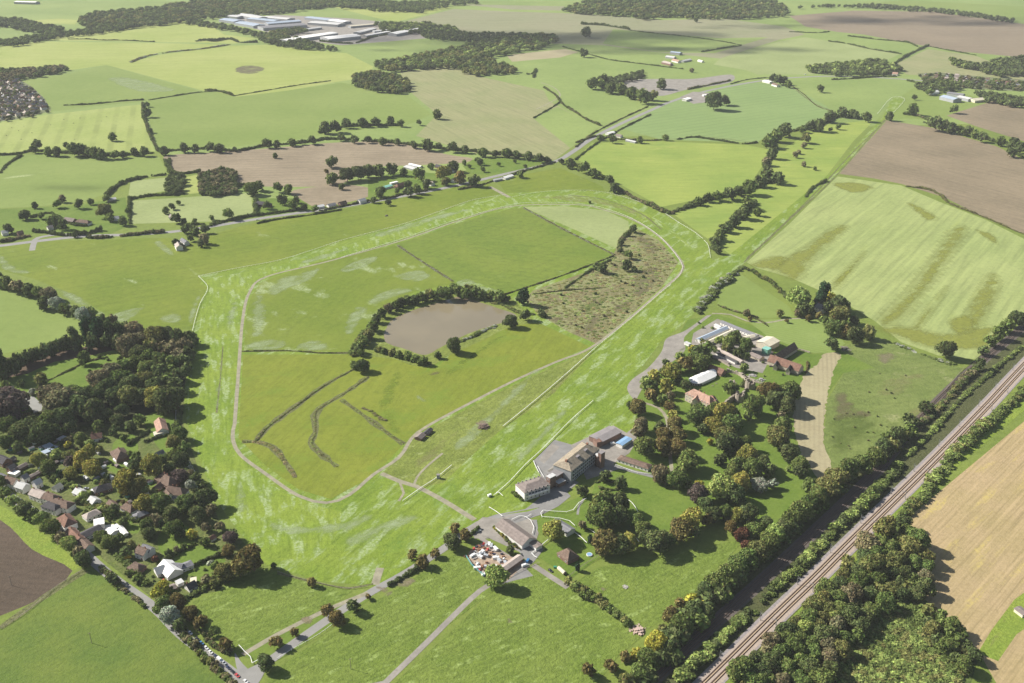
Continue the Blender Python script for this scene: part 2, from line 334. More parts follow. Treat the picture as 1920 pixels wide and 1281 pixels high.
A('field', '960,112 1090,102 1150,118 1100,155 1260,190 1230,205 1125,238 1050,190 1020,165 905,145 890,140', M_far)
A('field', '950,104 1000,98 1060,92 1085,98 1050,108 960,116', M_tan)
A('field', '740,45 850,17 960,22 1100,26 1240,38 1360,35 1470,50 1510,65 1460,75 1350,110 1250,100 1130,85 1040,82 950,70 850,62 760,58', M_sallowf)
A('field', '1150,55 1350,72 1440,70 1340,100 1240,98 1130,82', M_far)
A('field', '1330,128 1350,110 1460,78 1510,70 1690,100 1650,120 1520,140 1390,140', M_pale)
A('field', '1100,108 1250,106 1400,132 1440,148 1380,155 1280,150 1200,135 1150,118', M_far)
A('ploughed_field', '1570,60 1600,20 1750,22 1920,45 2100,70 2100,135 1920,108 1780,95 1620,65', M_brownf)
A('ploughed_field', '1480,30 1600,20 1570,60 1510,50', M_brownf)
A('field', '1680,120 1740,92 1830,105 1920,140 2050,150 2050,160 1920,155 1800,145 1700,140', M_sallow)
A('field', '620,12 700,18 790,10 850,14 740,42 690,30', M_far2)
A('field', '-100,-20 640,-20 600,5 350,-2 0,-8', M_far)
A('field', '1690,0 1920,12 2100,20 2100,60 1920,38 1750,20 1620,10', M_far3)
A('field', '860,8 1060,12 1050,20 960,18', M_sallowf)
A('ploughed_field', '1775,217 1860,190 1920,205 2100,240 2100,310 1920,265 1830,237', M_brown2)
A('ploughed_field', '1565,325 1660,225 1750,240 1870,275 1920,300 2120,340 2120,520 1920,440 1850,410 1770,370 1690,345 1640,335', M_brown2)
A('field', '1400,492 1480,420 1570,331 1690,348 1760,378 1850,413 1920,448 2060,500 2060,600 1920,592 1860,650 1830,674 1760,667 1690,642 1640,602 1590,572 1560,555 1480,520 1420,503', M_pale_r)
# --- racecourse
A('racecourse_turf', '372,518 520,490 640,452 760,420 880,378 950,363 1060,356 1130,360 1200,380 1290,425 1325,455 1335,488 1368,478 1560,322 1655,220 1672,184 1695,187 1650,240 1570,330 1400,490 1350,528 1300,590 1285,605 1240,640 1180,720 1195,745 1190,800 1165,830 1000,960 880,990 800,1040 710,1100 600,1090 500,1060 450,1000 420,960 380,880 350,790 345,740 365,640 362,615 375,570 388,540', M_track)
A('racecourse_turf', '380,525 560,487 900,382 960,372 1120,368 1230,410 1300,470 1230,420 1130,385 1080,382 960,385 860,412 760,447 620,487 500,517 465,545 452,600 444,700 434,800 455,860 520,915 600,950 640,960 620,1020 560,1050 480,1020 420,940 385,880 358,790 352,740 370,640 380,570 392,540', M_track2, True)
A('inner_field', '488,530 600,490 740,460 845,525 855,532 780,547 720,577 690,602 662,660 458,657 460,600 470,558', M_innerp)
A('inner_field', '745,458 860,418 960,391 982,390 1080,440 1148,478 1100,500 1040,520 950,553 900,532 850,526', M_infar)
A('inner_field', '980,388 1060,387 1135,395 1178,415 1180,435 1157,467 1080,432', M_pale)
A('scrub', '1185,425 1235,450 1272,492 1240,540 1120,645 1070,625 1010,590 985,560 1000,545 1100,510 1150,482 1160,455', M_scrub, jag=0.5)
A('rough_grass', '1108,655 1112,664 1030,745 942,805 890,850 830,905 790,915 715,890 757,845 790,812 960,722', M_rough, jag=0.6)
A('inner_field', '456,665 660,665 700,665 820,690 870,640 960,610 1010,605 1105,650 960,715 800,797 755,835 700,893 620,936 560,918 500,875 455,830 447,822', M_inner)
A('pond_bank', '655,660 690,610 720,580 780,556 850,540 905,545 960,560 985,585 1000,605 960,612 900,640 840,668 800,690 730,672', M_rough, True, jag=0.5)
M_wat = NT('pond_water'); M_wat.b.inputs['Base Color'].default_value = (0.235, 0.19, 0.145, 1); M_wat.b.inputs['Roughness'].default_value = 0.12; M_wat.b.inputs['Specular IOR Level'].default_value = 0.5
v_ = M_wat.coord(); M_wat.l(M_wat.mix(M_wat.ramp(M_wat.noise(v_, 1/60, 3), 0.35, 0.65), (0.195, 0.165, 0.105), (0.225, 0.19, 0.12)), M_wat.b.inputs['Base Color'])
b_ = M_wat.n('ShaderNodeBump'); b_.inputs['Strength'].default_value = 0.05; M_wat.l(M_wat.noise(v_, 0.8, 3), b_.inputs['Height']); M_wat.l(b_.outputs[0], M_wat.b.inputs['Normal'])
A('water', '722,640 726,612 742,596 780,580 840,562 862,556 885,562 925,575 968,592 940,606 900,618 860,634 825,652 798,666 760,655', M_wat.m, True, step=5, jag=0.35)
# --- lower left
A('field', '-120,1240 0,1175 85,1115 160,1070 180,1066 235,1110 290,1150 350,1205 400,1245 450,1300 520,1400 -200,1400', M_lawn)
A('verge', '-60,920 0,945 60,985 110,1020 150,1062 133,1072 60,1030 0,975 -60,950', M_verge, jag=0.5)
A('ploughed_field', '-120,930 0,975 60,1030 120,1058 136,1070 100,1110 50,1135 0,1155 -120,1200', M_dark, True)
A('orchard_grass', '-40,700 0,706 60,690 150,668 250,665 250,690 200,712 150,735 60,752 0,755 -40,755', M_garden)
A('litter', '-40,700 -40,672 60,668 140,655 235,635 215,655 180,664 100,680 50,700 0,712', M_rust, jag=1)
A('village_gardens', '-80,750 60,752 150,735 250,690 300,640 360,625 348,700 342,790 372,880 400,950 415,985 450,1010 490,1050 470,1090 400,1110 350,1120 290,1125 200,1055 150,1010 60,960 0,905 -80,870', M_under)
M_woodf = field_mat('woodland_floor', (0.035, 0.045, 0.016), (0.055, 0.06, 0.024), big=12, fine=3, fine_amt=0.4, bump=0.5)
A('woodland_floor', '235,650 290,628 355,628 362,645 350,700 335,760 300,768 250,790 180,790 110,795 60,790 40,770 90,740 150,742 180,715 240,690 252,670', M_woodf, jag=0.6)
for s_ in ('275,780 320,770 328,810 340,845 310,848 290,830 270,790', '215,828 250,815 258,850 230,870 212,860', '30,765 100,755 60,775 20,790', '300,1000 345,985 365,1005 360,1030 325,1045 300,1035',
           '335,1030 385,1025 420,1045 415,1065 365,1080 330,1068', '232,985 262,985 258,1000 238,998', '275,905 330,895 330,905 290,915', '20,830 50,820 45,845 20,850', '375,1060 400,1080 420,1095 370,1100', '232,985 215,975 250,960 262,975', '330,885 370,885 365,895 325,897', '205,860 240,878 235,892 200,880'):
    A('lawn', s_, M_garden, True, step=4)
A('rough_field', '360,1130 410,1108 470,1062 520,1075 600,1098 660,1108 640,1125 560,1165 455,1228 420,1195', M_padd)
A('grass', '455,1230 560,1170 640,1128 690,1110 700,1120 560,1215 500,1250', M_garden)
A('rough_field', '510,1262 560,1225 700,1130 850,1040 935,1085 930,1105 830,1180 720,1281 650,1400 430,1400', M_padd)
A('rough_field', '740,1281 850,1180 945,1090 1000,1060 1070,1100 1150,1160 1210,1190 1160,1230 1120,1281 1080,1400 650,1400', M_padd)
A('rough_field', '1075,1095 1120,1065 1200,1050 1300,1030 1400,1010 1350,1060 1300,1110 1260,1150 1215,1180 1150,1150', M_padd)
A('lawn', '1100,960 1120,890 1150,878 1220,890 1290,915 1310,950 1290,985 1230,1000 1120,990', M_garden)
A('lawn', '1000,985 1020,960 1090,930 1120,935 1110,1000 1060,1010 1020,1005', M_garden)
A('lawn', '1015,1030 1040,1015 1100,1010 1125,1045 1070,1085 1010,1045', M_garden)
A('parkland', '1195,745 1290,600 1345,590 1410,610 1440,630 1520,660 1510,700 1495,770 1490,840 1540,900 1480,985 1400,1005 1320,960 1310,920 1290,915 1200,885 1180,850 1190,800', M_garden)
A('paddock', '1350,530 1390,515 1480,575 1490,595 1420,597 1345,572', M_far3)
A('lawn', '1400,600 1500,598 1545,600 1585,645 1560,662 1520,662 1440,632', M_mown)
A('rough_field', '1575,650 1640,630 1700,655 1805,690 1780,750 1700,820 1600,880 1560,885 1545,830 1550,750 1590,690', M_rfield, jag=0.6)
A('grass', '1515,665 1580,660 1640,690 1580,700 1550,740 1500,730 1500,700', M_garden)
A('hay_strip', '1575,664 1562,700 1548,760 1545,830 1558,870 1545,900 1520,880 1495,830 1488,770 1505,710 1535,680 1545,664', M_tan, True, step=3, jag=0.7)
A('stubble_field', '2060,660 1920,790 1790,895 1697,975 1735,1025 1742,1085 1730,1120 1755,1150 1800,1190 1840,1228 1870,1281 1900,1400 2200,1400 2200,700', M_stub, jag=0.8)
A('verge', '1832,1222 1860,1180 1905,1125 1960,1080 1960,1150 1905,1190 1870,1240', M_verge, jag=0.8)
A('thicket', '1697,975 1735,1025 1742,1085 1730,1120 1755,1150 1800,1190 1840,1228 1820,1281 1760,1400 1250,1400 1380,1265 1480,1165 1560,1085 1640,1000', M_thick, jag=0.8)
A('grass_bank', '1355,1285 1380,1262 1480,1160 1600,1040 1700,935 1780,860 1920,732 2060,600 2060,650 1920,770 1790,880 1700,965 1620,1040 1540,1110 1460,1185 1400,1240 1370,1300', M_verge)
A('cutting', '1180,1400 1300,1290 1440,1150 1560,1035 1680,915 1760,840 1920,680 2060,545 2060,500 1920,610 1850,655 1800,700 1700,800 1600,890 1500,985 1400,1075 1300,1180 1200,1265 1120,1400', field_mat('shade_darkened_scrub', (0.07, 0.085, 0.03), (0.10, 0.11, 0.045), big=14, fine=3, fine_amt=0.5, bump=0.8))  # scrub colour darkened to carry the shadow lying in the cutting
# railway
def railway(px, w_outer, mo, tracks, mi, beds):
    g = [G(*a)[:2] for a in P(px)]; z0 = layer(P(px), 5)
    tag(link('ballast', ribbon_mesh('ballast', g, w_outer, z0), mo), kind='structure')
    gs = np.array(smooth(g)); t = np.gradient(gs, axis=0); t /= np.linalg.norm(t, axis=1)[:, None]; nn = np.stack([-t[:, 1], t[:, 0]], 1)
    if mi: tag(link('ballast', ribbon_mesh('ballast_core', list(gs-nn*0.4), w_outer*0.76, z0+.01, curve=False), mi), kind='structure')
    for off in tracks:
        tr = empty('railway_track', (0, 0, 0)); tag(tr, kind='structure')
        c = gs+nn*off
        for dx in (-0.95, 0.95):
            link('rail_stain', ribbon_mesh('stain', list(c+nn*dx), 0.9, z0+.02, curve=False), M_rustb, tr)
        if beds: link('sleeper_bed', ribbon_mesh('bed', list(c), 1.1, z0+.03, curve=False), M_bed, tr)
        for dx in (-0.75, 0.75):
            cc = c+nn*dx; v = []; f = []
            for i, q in enumerate(cc):
                for e, z in ((-.1, .05), (-.1, .35), (.1, .35), (.1, .05)): v.append((*(q+nn[i]*e), z+z0))
                if i: b = 4*i; f += [(b-4, b, b+1, b-3), (b-3, b+1, b+2, b-2), (b-2, b+2, b+3, b-1)]
            link('rail', np_mesh('rail', v, np.array(f)), M_rail, tr)
M_rail = surf('rusty_rail', (0.16, 0.11, 0.09), 0.1, 3, rough=0.5, metal=0.4)
HS = '1180,1425 1331,1278 1452,1158 1530,1083 1600,1013 1742,873 1850,762 1920,687 2080,520'
railway(HS, 15.5, M_ball2, (-2.3, 2.3), M_ball, True)
railway('1100,1400 1245,1255 1423,1094 1550,975 1647,880 1700,815 1780,732 1850,670 1920,612 2060,480', 11, M_ballo, (-1.9, 1.9), None, False)
# roads and paths
RB = ribbon
RB('road', '-200,475 -60,466 0,461 80,451 160,443 250,440 320,435 395,425 500,408 640,388 760,367 860,347 940,328 1010,312 1048,300 1075,284 1110,260 1160,234 1220,207 1260,190 1320,172 1400,156 1470,147 1560,143 1650,146 1740,152 1830,157 1920,165 2060,180', 11, M_roadg)
RB('road', '60,470 64,455 72,446 110,440 160,441', 8, M_roadg)
RB('road', '-80,850 0,915 40,945 80,970 130,1010 155,1033 180,1057 220,1090 290,1140 340,1190 400,1235 440,1265 475,1290 560,1370', 7.5, M_roadg)
RB('road', '465,1262 490,1250 560,1200 640,1145 700,1108 760,1075 830,1030 880,993 915,975 960,968 1010,962', 7, M_roadg)
A('road', '440,1225 455,1245 478,1262 500,1248 480,1285 450,1270', M_roadg, True, step=3)
RB('path', '455,1228 520,1190 600,1150 650,1128 690,1112', 4, M_dirt)
RB('track', '440,795 436,820 450,852 500,890 560,930 612,943 655,928 700,890 748,858 772,822 800,800 870,762 960,716 1040,680 1108,652 1180,597 1240,545 1276,512 1277,490 1240,447 1190,414 1130,393 1080,384 960,387 860,414 760,449 620,489 500,519 468,548 455,600 447,700 440,795', 3.6, M_dirt)
RB('path', '715,888 750,903 780,912 830,938 890,975', 5, M_dirt)
RB('path', '775,912 782,895 800,875 830,850', 2.2, M_dirt)
RB('path', '750,905 757,925 748,940', 2.2, M_dirt)
RB('path', '722,1281 800,1205 850,1155 900,1108 945,1080', 4.5, M_yard)
RB('path', '680,1290 722,1281', 4.5, M_yard)
RB('path', '918,350 940,362 955,370', 7, M_dirt)
RB('path', '713,1065 708,1080 703,1097', 6, M_dirt)
A('yard', '880,990 905,970 935,972 965,965 1000,975 1010,1000 1000,1030 985,1040 900,1002 920,1010 890,1010', M_yard)
RB('road', '955,978 985,968 1015,958 1040,945 1060,930 1045,915 1035,905', 9, M_asph)
A('road', '915,970 960,962 1020,950 1050,935 1060,925 1085,905 1060,890 1010,935 985,955 930,965', M_asph)
A('yard', '1000,865 1040,825 1075,835 1100,850 1060,925 1030,935 1020,905', M_asph)
A('yard', '1070,835 1150,798 1175,812 1190,800 1195,825 1180,850 1150,870 1160,880 1100,900', M_yard)
RB('path', '1150,874 1190,885 1230,895 1250,902', 4.5, M_asph)
A('yard', '1035,832 1050,838 1020,870 1010,862', M_yard)
RB('path', '890,1000 930,1030 965,1050 990,1065', 4, M_yard)
A('yard', '970,1030 1000,1020 1020,1030 1000,1055 985,1065 1000,1080 960,1090 930,1100 945,1080 985,1050', M_asph)
RB('path', '1000,1060 1030,1080 1065,1102', 5, M_yard)
A('yard', '880,1035 905,1018 940,1035 975,1060 940,1095 905,1080 875,1045', M_sand, True, step=4)
RB('path', '1095,935 1085,950 1083,965', 2, M_asph)
RB('path', '1003,975 1005,990 1000,1010', 3, M_asph)
A('yard', '1335,590 1290,625 1282,640 1285,655 1270,672 1235,695 1210,720 1198,740 1190,750 1176,730 1185,712 1215,690 1240,660 1250,635 1285,620 1325,592', M_yard, True, step=5)
RB('path', '1205,755 1235,765 1250,785 1253,810 1258,870 1262,895', 3.5, M_dirt)
RB('path', '1335,588 1370,590 1400,602 1440,605 1480,598 1520,597', 3, M_dirt)
A('yard', '1190,632 1270,615 1300,640 1275,655', M_yard) if 0 else None
A('yard', '1300,625 1345,598 1430,630 1455,650 1430,700 1380,690 1330,662 1295,650', M_yard)
RB('gallop_strip', '1672,215 1600,285 1545,345 1470,420 1400,485', 2.2, M_ditch, vary=0.3)
RB('path', '1395,492 1480,412 1570,327 1660,224', 2.5, M_ditch, vary=0.3)
RB('path', '1005,205 1030,193 1050,180 1040,165 1015,155', 3, M_dirt)
A('yard', '1150,158 1180,150 1240,148 1300,148 1370,140 1368,155 1290,168 1240,180 1200,172', M_yard, True)
A('yard', '1275,182 1300,172 1345,176 1340,190 1300,195', M_yard)
A('court', '42,750 62,742 80,760 78,770 62,775', surf('tennis_court', (0.25, 0.25, 0.23), 0.1, 9))
A('yard', '415,40 520,28 660,35 830,52 800,72 640,85 560,75 480,55', M_yard)
A('yard', '195,985 225,982 232,1000 215,1012 190,1008', surf('white_gravel', (0.7, 0.68, 0.64), 0.15, 3))
A('yard', '1050,620 1050,620 1060,615', M_yard) if 0 else None
# ditches
for s_, w_ in (('455,828 478,828 500,803 560,758 610,722 668,690', 6.5), ('480,828 510,838 530,860 553,893', 8), ('690,707 650,735 600,765 590,780 592,810 583,830 600,850 632,875', 6.5), ('640,750 690,785 730,815 757,833', 5.5), ('454,659 540,658 600,662 662,662', 4), ('745,460 790,490 850,528', 5), ('982,390 1060,432 1152,478', 5), ('1000,552 1060,545 1130,540', 3), ('418,650 414,700 406,775', 1.6), ('1065,366 1130,374 1200,400 1240,430', 3), ('1240,262 1330,258 1420,268', 3), ('0,1178 85,1118 160,1070', 5),
               ('1480,158 1520,190 1560,208', 3), ('520,1075 590,1092 655,1103 700,1095', 1.8)):
    RB('ditch', s_, w_, M_ditch, vary=0.25)
# soft edged patches: a fine grid of ground whose cover thins out towards its rim
def soft_mat(name, c, cover=0.85, grain=3.0, c2=None, bias=0.0):
    s = NT(name); v = s.coord(); a = s.n('ShaderNodeAttribute', attribute_name='cover')
    col_ = s.mix(s.ramp(s.noise(v, 1/grain, 4, 0.7), 0.35, 0.65), c, c2 or tuple(x*0.72 for x in c)); s.l(col_, s.b.inputs['Base Color'])
    n1 = s.noise(s.mapping(v, 0.6, (26, 15, 1)), 1.0, 8, 0.72); n2 = s.noise(v, 1/2.5, 4, 0.7)
    m_ = s.mul(s.mul(a.outputs['Fac'], 0.75), s.mul(s.mul(n1, 0.5, 'SUBTRACT'), 3.2), 'ADD'); m_ = s.mul(m_, s.mul(s.mul(n2, 0.5, 'SUBTRACT'), 1.4), 'ADD'); m_ = s.mul(m_, s.ramp(a.outputs['Fac'], 0.0, 0.35))
    s.l(s.mul(s.ramp(m_, 0.25-bias, 1.0-bias), cover), s.b.inputs['Alpha']); return s.m
def soft(name, px, mat, fade=6.0, n=46):
    poly = P(px); g = np.array(smooth([G(*a)[:2] for a in poly], 6, True)); lo, hi = g.min(0), g.max(0); k = max(hi-lo)/n
    nx, ny = int((hi[0]-lo[0])/k)+2, int((hi[1]-lo[1])/k)+2; X, Y = np.meshgrid(lo[0]+np.arange(nx)*k, lo[1]+np.arange(ny)*k); q = np.stack([X.ravel(), Y.ravel()], 1)
    ins = np.zeros(len(q), bool); d = np.full(len(q), 1e9)
    for i in range(len(g)):
        a, b = g[i-1], g[i]
        if a[1] != b[1]: ins ^= ((q[:, 1] > min(a[1], b[1])) & (q[:, 1] <= max(a[1], b[1])) & (q[:, 0] < (b[0]-a[0])*(q[:, 1]-a[1])/(b[1]-a[1])+a[0]))
        e = b-a; t = np.clip(((q-a)@e)/max(1e-9, e@e), 0, 1); d = np.minimum(d, np.linalg.norm(q-a-t[:, None]*e, axis=1))
    cv = np.where(ins, np.clip(d/fade, 0, 1), 0); I = np.arange(nx*ny).reshape(ny, nx); f = np.stack([I[:-1, :-1], I[:-1, 1:], I[1:, 1:], I[1:, :-1]], -1).reshape(-1, 4)
    f = f[(cv[f] > 0).any(1)]; v = np.column_stack([q, np.full(len(q), layer(poly))]); u = np.unique(f); mp = np.zeros(len(q), int); mp[u] = np.arange(len(u))
    me = np_mesh(name, v[u], mp[f]); at = me.attributes.new('cover', 'FLOAT', 'POINT'); at.data.foreach_set('value', cv[u].astype(np.float32)); me.materials.append(mat)
    return tag(link(name, me), kind='structure')
MS = dict(w=soft_mat('bleached_grass', (0.36, 0.42, 0.26), 0.62, 2.5, (0.24, 0.31, 0.12)), o=soft_mat('olive_grass', (0.24, 0.265, 0.05), 0.8, 6, None, 0.4), b=soft_mat('bare_soil', (0.26, 0.22, 0.14), 0.7, 3), s=soft_mat('brown_scrub', (0.17, 0.145, 0.08), 0.65, 3),
          d=soft_mat('dark_grass', (0.11, 0.16, 0.03), 0.5, 4), l=soft_mat('lush_grass', (0.19, 0.27, 0.03), 0.6, 6), k=soft_mat('scorched', (0.16, 0.14, 0.09), 0.7, 8, None, .2), y=soft_mat('straw_grass', (0.30, 0.29, 0.12), 0.45, 4))
for ln in '''o|9|1440,500 1500,468 1565,425 1590,428 1530,480 1500,525 1465,515
o|9|1405,497 1450,480 1480,485 1455,505|
o|8|1650,603 1690,560 1738,500 1785,432 1812,428 1760,512 1705,580 1668,610
o|7|1705,622 1740,575 1775,535 1764,562 1724,618
o|9|1808,602 1822,560 1858,512 1876,530 1858,580 1835,612 1800,628
o|6|1552,542 1590,500 1625,468 1604,502 1567,545
o|6|1828,430 1862,440 1872,460 1845,445
o|8|1640,615 1700,612 1780,625 1860,610 1850,650 1760,655 1690,635
o|6|1700,380 1730,390 1760,410 1735,412
o|6|1560,345 1600,342 1640,352 1600,362
o|6|1775,605 1810,590 1835,615 1800,628
w|5|466,600 472,562 486,543 500,560 503,598 494,628 472,636
w|4|498,545 525,520 560,512 600,500 592,520 545,542 512,556
w|4|632,505 668,488 708,480 702,494 655,512
w|4|458,648 482,636 520,634 545,644 520,656 470,660
w|4|552,655 570,640 605,638 622,652 600,661
w|4|640,622 650,595 668,574 694,578 680,600 660,628
w|3|688,566 712,548 760,538 775,546 740,558 705,572
w|4|735,520 760,510 790,505 812,520 775,530
w|4|296,596 322,586 345,592 335,606 305,607
w|3|287,455 300,450 318,462 330,480 312,478 296,466
w|4|108,540 140,548 175,575 200,588 190,596 150,575 115,556
w|4|205,590 240,578 275,574 262,590 232,606 214,604
w|3|350,600 358,575 368,555 380,548 372,575 362,612
w|3|0,475 30,500 60,510 40,515 0,505
w|3|850,532 880,522 905,535 940,545 915,552
w|3|770,728 782,732 792,745 806,752 800,758 780,748
w|4|500,970 560,985 640,975 700,960 690,985 620,1005 540,1005 495,990
w|4|640,1010 700,985 760,965 800,960 770,985 700,1020 650,1030
w|4|430,950 445,900 440,860 455,900 470,950 450,965
w|4|420,600 436,560 448,540 446,590 430,625
w|3|400,760 408,700 415,650 420,700 412,770
w|3|850,830 920,770 1000,690 1020,690 940,775 870,845
w|3|960,860 1010,810 1060,760 1080,755 1030,815 975,870
w|4|700,440 760,420 850,395 880,395 800,420 720,445
w|4|560,490 620,472 660,462 640,475 580,495
k|6|438,131 452,124 478,123 498,129 480,138 450,138
b|2|888,794 903,786 917,790 902,801
b|1.5|945,1160 955,1154 966,1168 953,1173
b|1.5|1192,1178 1213,1176 1214,1194 1192,1193
b|2|1110,1098 1130,1098 1146,1106 1130,1112
b|2|560,1160 575,1153 592,1160 585,1174 568,1172
b|2|735,1085 765,1078 785,1090 765,1102 735,1104
b|2|700,1098 725,1100 745,1115 725,1122
s|2|800,703 815,696 835,694 825,702 808,706
b|1.5|870,794 880,784 883,792
s|5|1190,510 1230,500 1245,520 1200,560 1180,540
s|5|1090,610 1110,590 1130,600 1110,625 1090,622
s|4|1125,595 1150,575 1190,560 1180,580 1140,600
s|4|1030,600 1050,585 1060,600 1045,612
d|5|1080,580 1110,565 1135,572 1105,590
s|4|1190,440 1220,450 1240,470 1210,475
y|5|1140,545 1180,530 1200,540 1160,560
y|5|1200,470 1230,475 1250,495 1220,500
b|6|1635,665 1665,658 1690,670 1660,685
s|6|1560,740 1590,735 1610,760 1640,780 1600,790 1560,790
d|8|1550,790 1600,770 1650,800 1600,850 1555,850
y|6|1640,720 1700,700 1740,705 1700,740 1650,745
y|4|1690,780 1740,745 1760,740 1720,790
d|6|730,950 738,960 735,1000 728,1030 722,1035 728,990
d|5|840,690 870,670 905,660 880,680 850,696
l|6|830,700 880,660 930,630 960,625 900,670 850,705
l|5|705,760 735,700 760,700 740,760 760,820 730,810
y|5|770,870 800,840 850,810 870,800 830,850 790,880
y|4|1020,740 1060,700 1090,675 1070,705 1035,745
y|6|1000,370 1060,366 1130,374 1200,398 1240,430 1200,410 1130,386 1060,378
w|6|200,150 240,145 330,168 260,172
d|5|1290,640 1310,640 1280,660 1260,668
y|4|1195,690 1210,680 1200,700 1185,705
d|4|1190,850 1230,870 1215,880 1185,865
l|5|1440,1020 1500,960 1540,915 1510,950 1450,1020
y|4|1880,1150 1900,1140 1890,1170 1870,1185
y|3|1860,1190 1875,1180 1880,1190 1850,1225'''.split('\n'):
    q = ln.split('|'); soft('worn_patch', q[2], MS[q[0]], float(q[1])*1.6)
# ------------------------------------------------------------------ trees, bushes and hedges
TINT = dict(d=(0.052, 0.066, 0.024), g=(0.066, 0.086, 0.025), o=(0.092, 0.095, 0.032), a=(0.14, 0.135, 0.034), y=(0.24, 0.225, 0.04), r=(0.118, 0.098, 0.036),
            b=(0.10, 0.09, 0.048), l=(0.125, 0.155, 0.045), s=(0.16, 0.17, 0.13), p=(0.066, 0.052, 0.045), c=(0.020, 0.038, 0.017), k=(0.09, 0.045, 0.028), w=(0.13, 0.11, 0.05))
WORD = dict(d='dark green', g='mid green', o='olive green', a='golden green', y='golden yellow', r='rust brown', b='grey brown', l='light green', s='silvery grey', p='purple brown', c='blackish green', k='dark red')
KIND = dict(y='autumn_tree', r='autumn_tree', k='autumn_tree', c='conifer_tree', s='silver_tree', p='purple_leaved_tree')
TINT = {k: tuple(min(0.6, x*(1.6 if k in 'yrk' else 2.25)) for x in v) for k, v in TINT.items()}
def ico(r, c, sub=1):
    bm = bmesh.new(); bmesh.ops.create_icosphere(bm, subdivisions=sub, radius=r)
    v = np.array([q.co for q in bm.verts])+c; f = np.array([[x.index for x in q.verts] for q in bm.faces]); bm.free(); return v, f
def leaf_quads(pt, nr, sz, rg=rng):
    n = len(pt); nr = nr+rg.normal(0, 0.7, (n, 3)); nr /= np.linalg.norm(nr, axis=1)[:, None]
    u = np.cross(nr, rg.normal(0, 1, (n, 3))); u /= np.linalg.norm(u, axis=1)[:, None]; w_ = np.cross(nr, u)
    u *= sz[:, None]; w_ *= (sz*rg.uniform(0.6, 1, n))[:, None]
    return np.stack([pt-u-w_*0.4, pt+w_, pt+u+w_*0.3, pt-w_], 1).reshape(-1, 3)
def crown(seed, n=1500, shape='round', leaf=0.10):
    """unit crown: radius about 1, centred on the origin"""
    rg = np.random.default_rng(seed); lobes = []
    if shape == 'cone':
        for k in range(9):
            z = -0.95+k*0.24; lobes.append((np.array([rg.normal(0, .04), rg.normal(0, .04), z*1.3]), 0.62*(1-k/9.5)+0.06))
    elif shape == 'tall':
        for k in range(9): lobes.append((np.array([rg.normal(0, .16), rg.normal(0, .16), -0.9+k*0.22]), 0.55-0.04*abs(k-3)))
    else:
        lobes.append((np.array([0, 0, 0.05]), 0.62))
        for k in range(17):
            a = rg.uniform(0, 6.283); e = rg.uniform(-1.0, 1.25); d = rg.uniform(0.48, 0.68)
            lobes.append((np.array([math.cos(a)*math.cos(e)*d, math.sin(a)*math.cos(e)*d, math.sin(e)*d*0.85]), rg.uniform(0.24, 0.44)))
    ar = np.array([r*r for _, r in lobes]); cnt = (n*ar/ar.sum()).astype(int)
    pt = []; nr = []
    for (c, r), k in zip(lobes, cnt):
        d = rg.normal(0, 1, (k, 3)); d /= np.linalg.norm(d, axis=1)[:, None]; d[:, 2] = np.where(d[:, 2] < -0.5, -d[:, 2], d[:, 2])
        q = c+d*r*rg.uniform(0.84, 1.24, (k, 1)); ok = np.ones(k, bool)
        for c2, r2 in lobes:
            if c2 is not c: ok &= np.linalg.norm(q-c2, axis=1) > r2*0.9
        pt.append(q[ok]); nr.append(d[ok])
    pt = np.vstack(pt); nr = np.vstack(nr); m = len(pt)
    v = leaf_quads(pt, nr, rg.uniform(0.7, 1.35, m)*leaf, rg); f = np.arange(4*m).reshape(-1, 4)
    t = np.repeat(np.clip(rg.normal(1.0, 0.28, (m, 1)), 0.45, 1.8)*np.array([[1, 1, 1]])+rg.normal(0, 0.07, (m, 3)), 4, axis=0)
    for c, r in lobes:                          # darker solid core added inside each lobe to block light
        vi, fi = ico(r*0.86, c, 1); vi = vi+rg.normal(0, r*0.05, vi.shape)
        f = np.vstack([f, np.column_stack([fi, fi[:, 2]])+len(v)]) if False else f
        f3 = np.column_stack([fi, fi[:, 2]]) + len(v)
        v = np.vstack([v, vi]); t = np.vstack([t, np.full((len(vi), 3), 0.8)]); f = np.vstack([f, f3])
    return v, f, np.clip(t, 0.3, 2)
def crown_mesh(name, v, f, t):
    tri = f[:, 2] == f[:, 3]; me = bpy.data.meshes.new(name)
    tot = np.where(tri, 3, 4).astype(np.int32); st = np.concatenate([[0], np.cumsum(tot)[:-1]]).astype(np.int32)
    flat = np.ones(f.shape, bool); flat[tri, 3] = False
    me.vertices.add(len(v)); me.vertices.foreach_set('co', v.astype(np.float32).ravel())
    lo = f[flat].astype(np.int32); me.loops.add(len(lo)); me.loops.foreach_set('vertex_index', lo)
    me.polygons.add(len(f)); me.polygons.foreach_set('loop_start', st); me.polygons.foreach_set('loop_total', tot)
    a = me.attributes.new('tint', 'FLOAT_COLOR', 'POINT')
    a.data.foreach_set('color', np.hstack([t, np.ones((len(t), 1))]).astype(np.float32).ravel())
    me.update(); me.materials.append(LEAF); return me
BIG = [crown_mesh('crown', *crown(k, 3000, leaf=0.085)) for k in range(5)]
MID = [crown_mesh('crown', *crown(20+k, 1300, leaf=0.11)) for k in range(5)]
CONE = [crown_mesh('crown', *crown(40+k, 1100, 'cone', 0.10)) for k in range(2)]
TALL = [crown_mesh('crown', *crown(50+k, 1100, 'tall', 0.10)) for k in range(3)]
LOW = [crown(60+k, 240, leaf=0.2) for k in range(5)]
LOWB = [crown_mesh('crown', *crown(70+k, 420, leaf=0.17)) for k in range(4)]
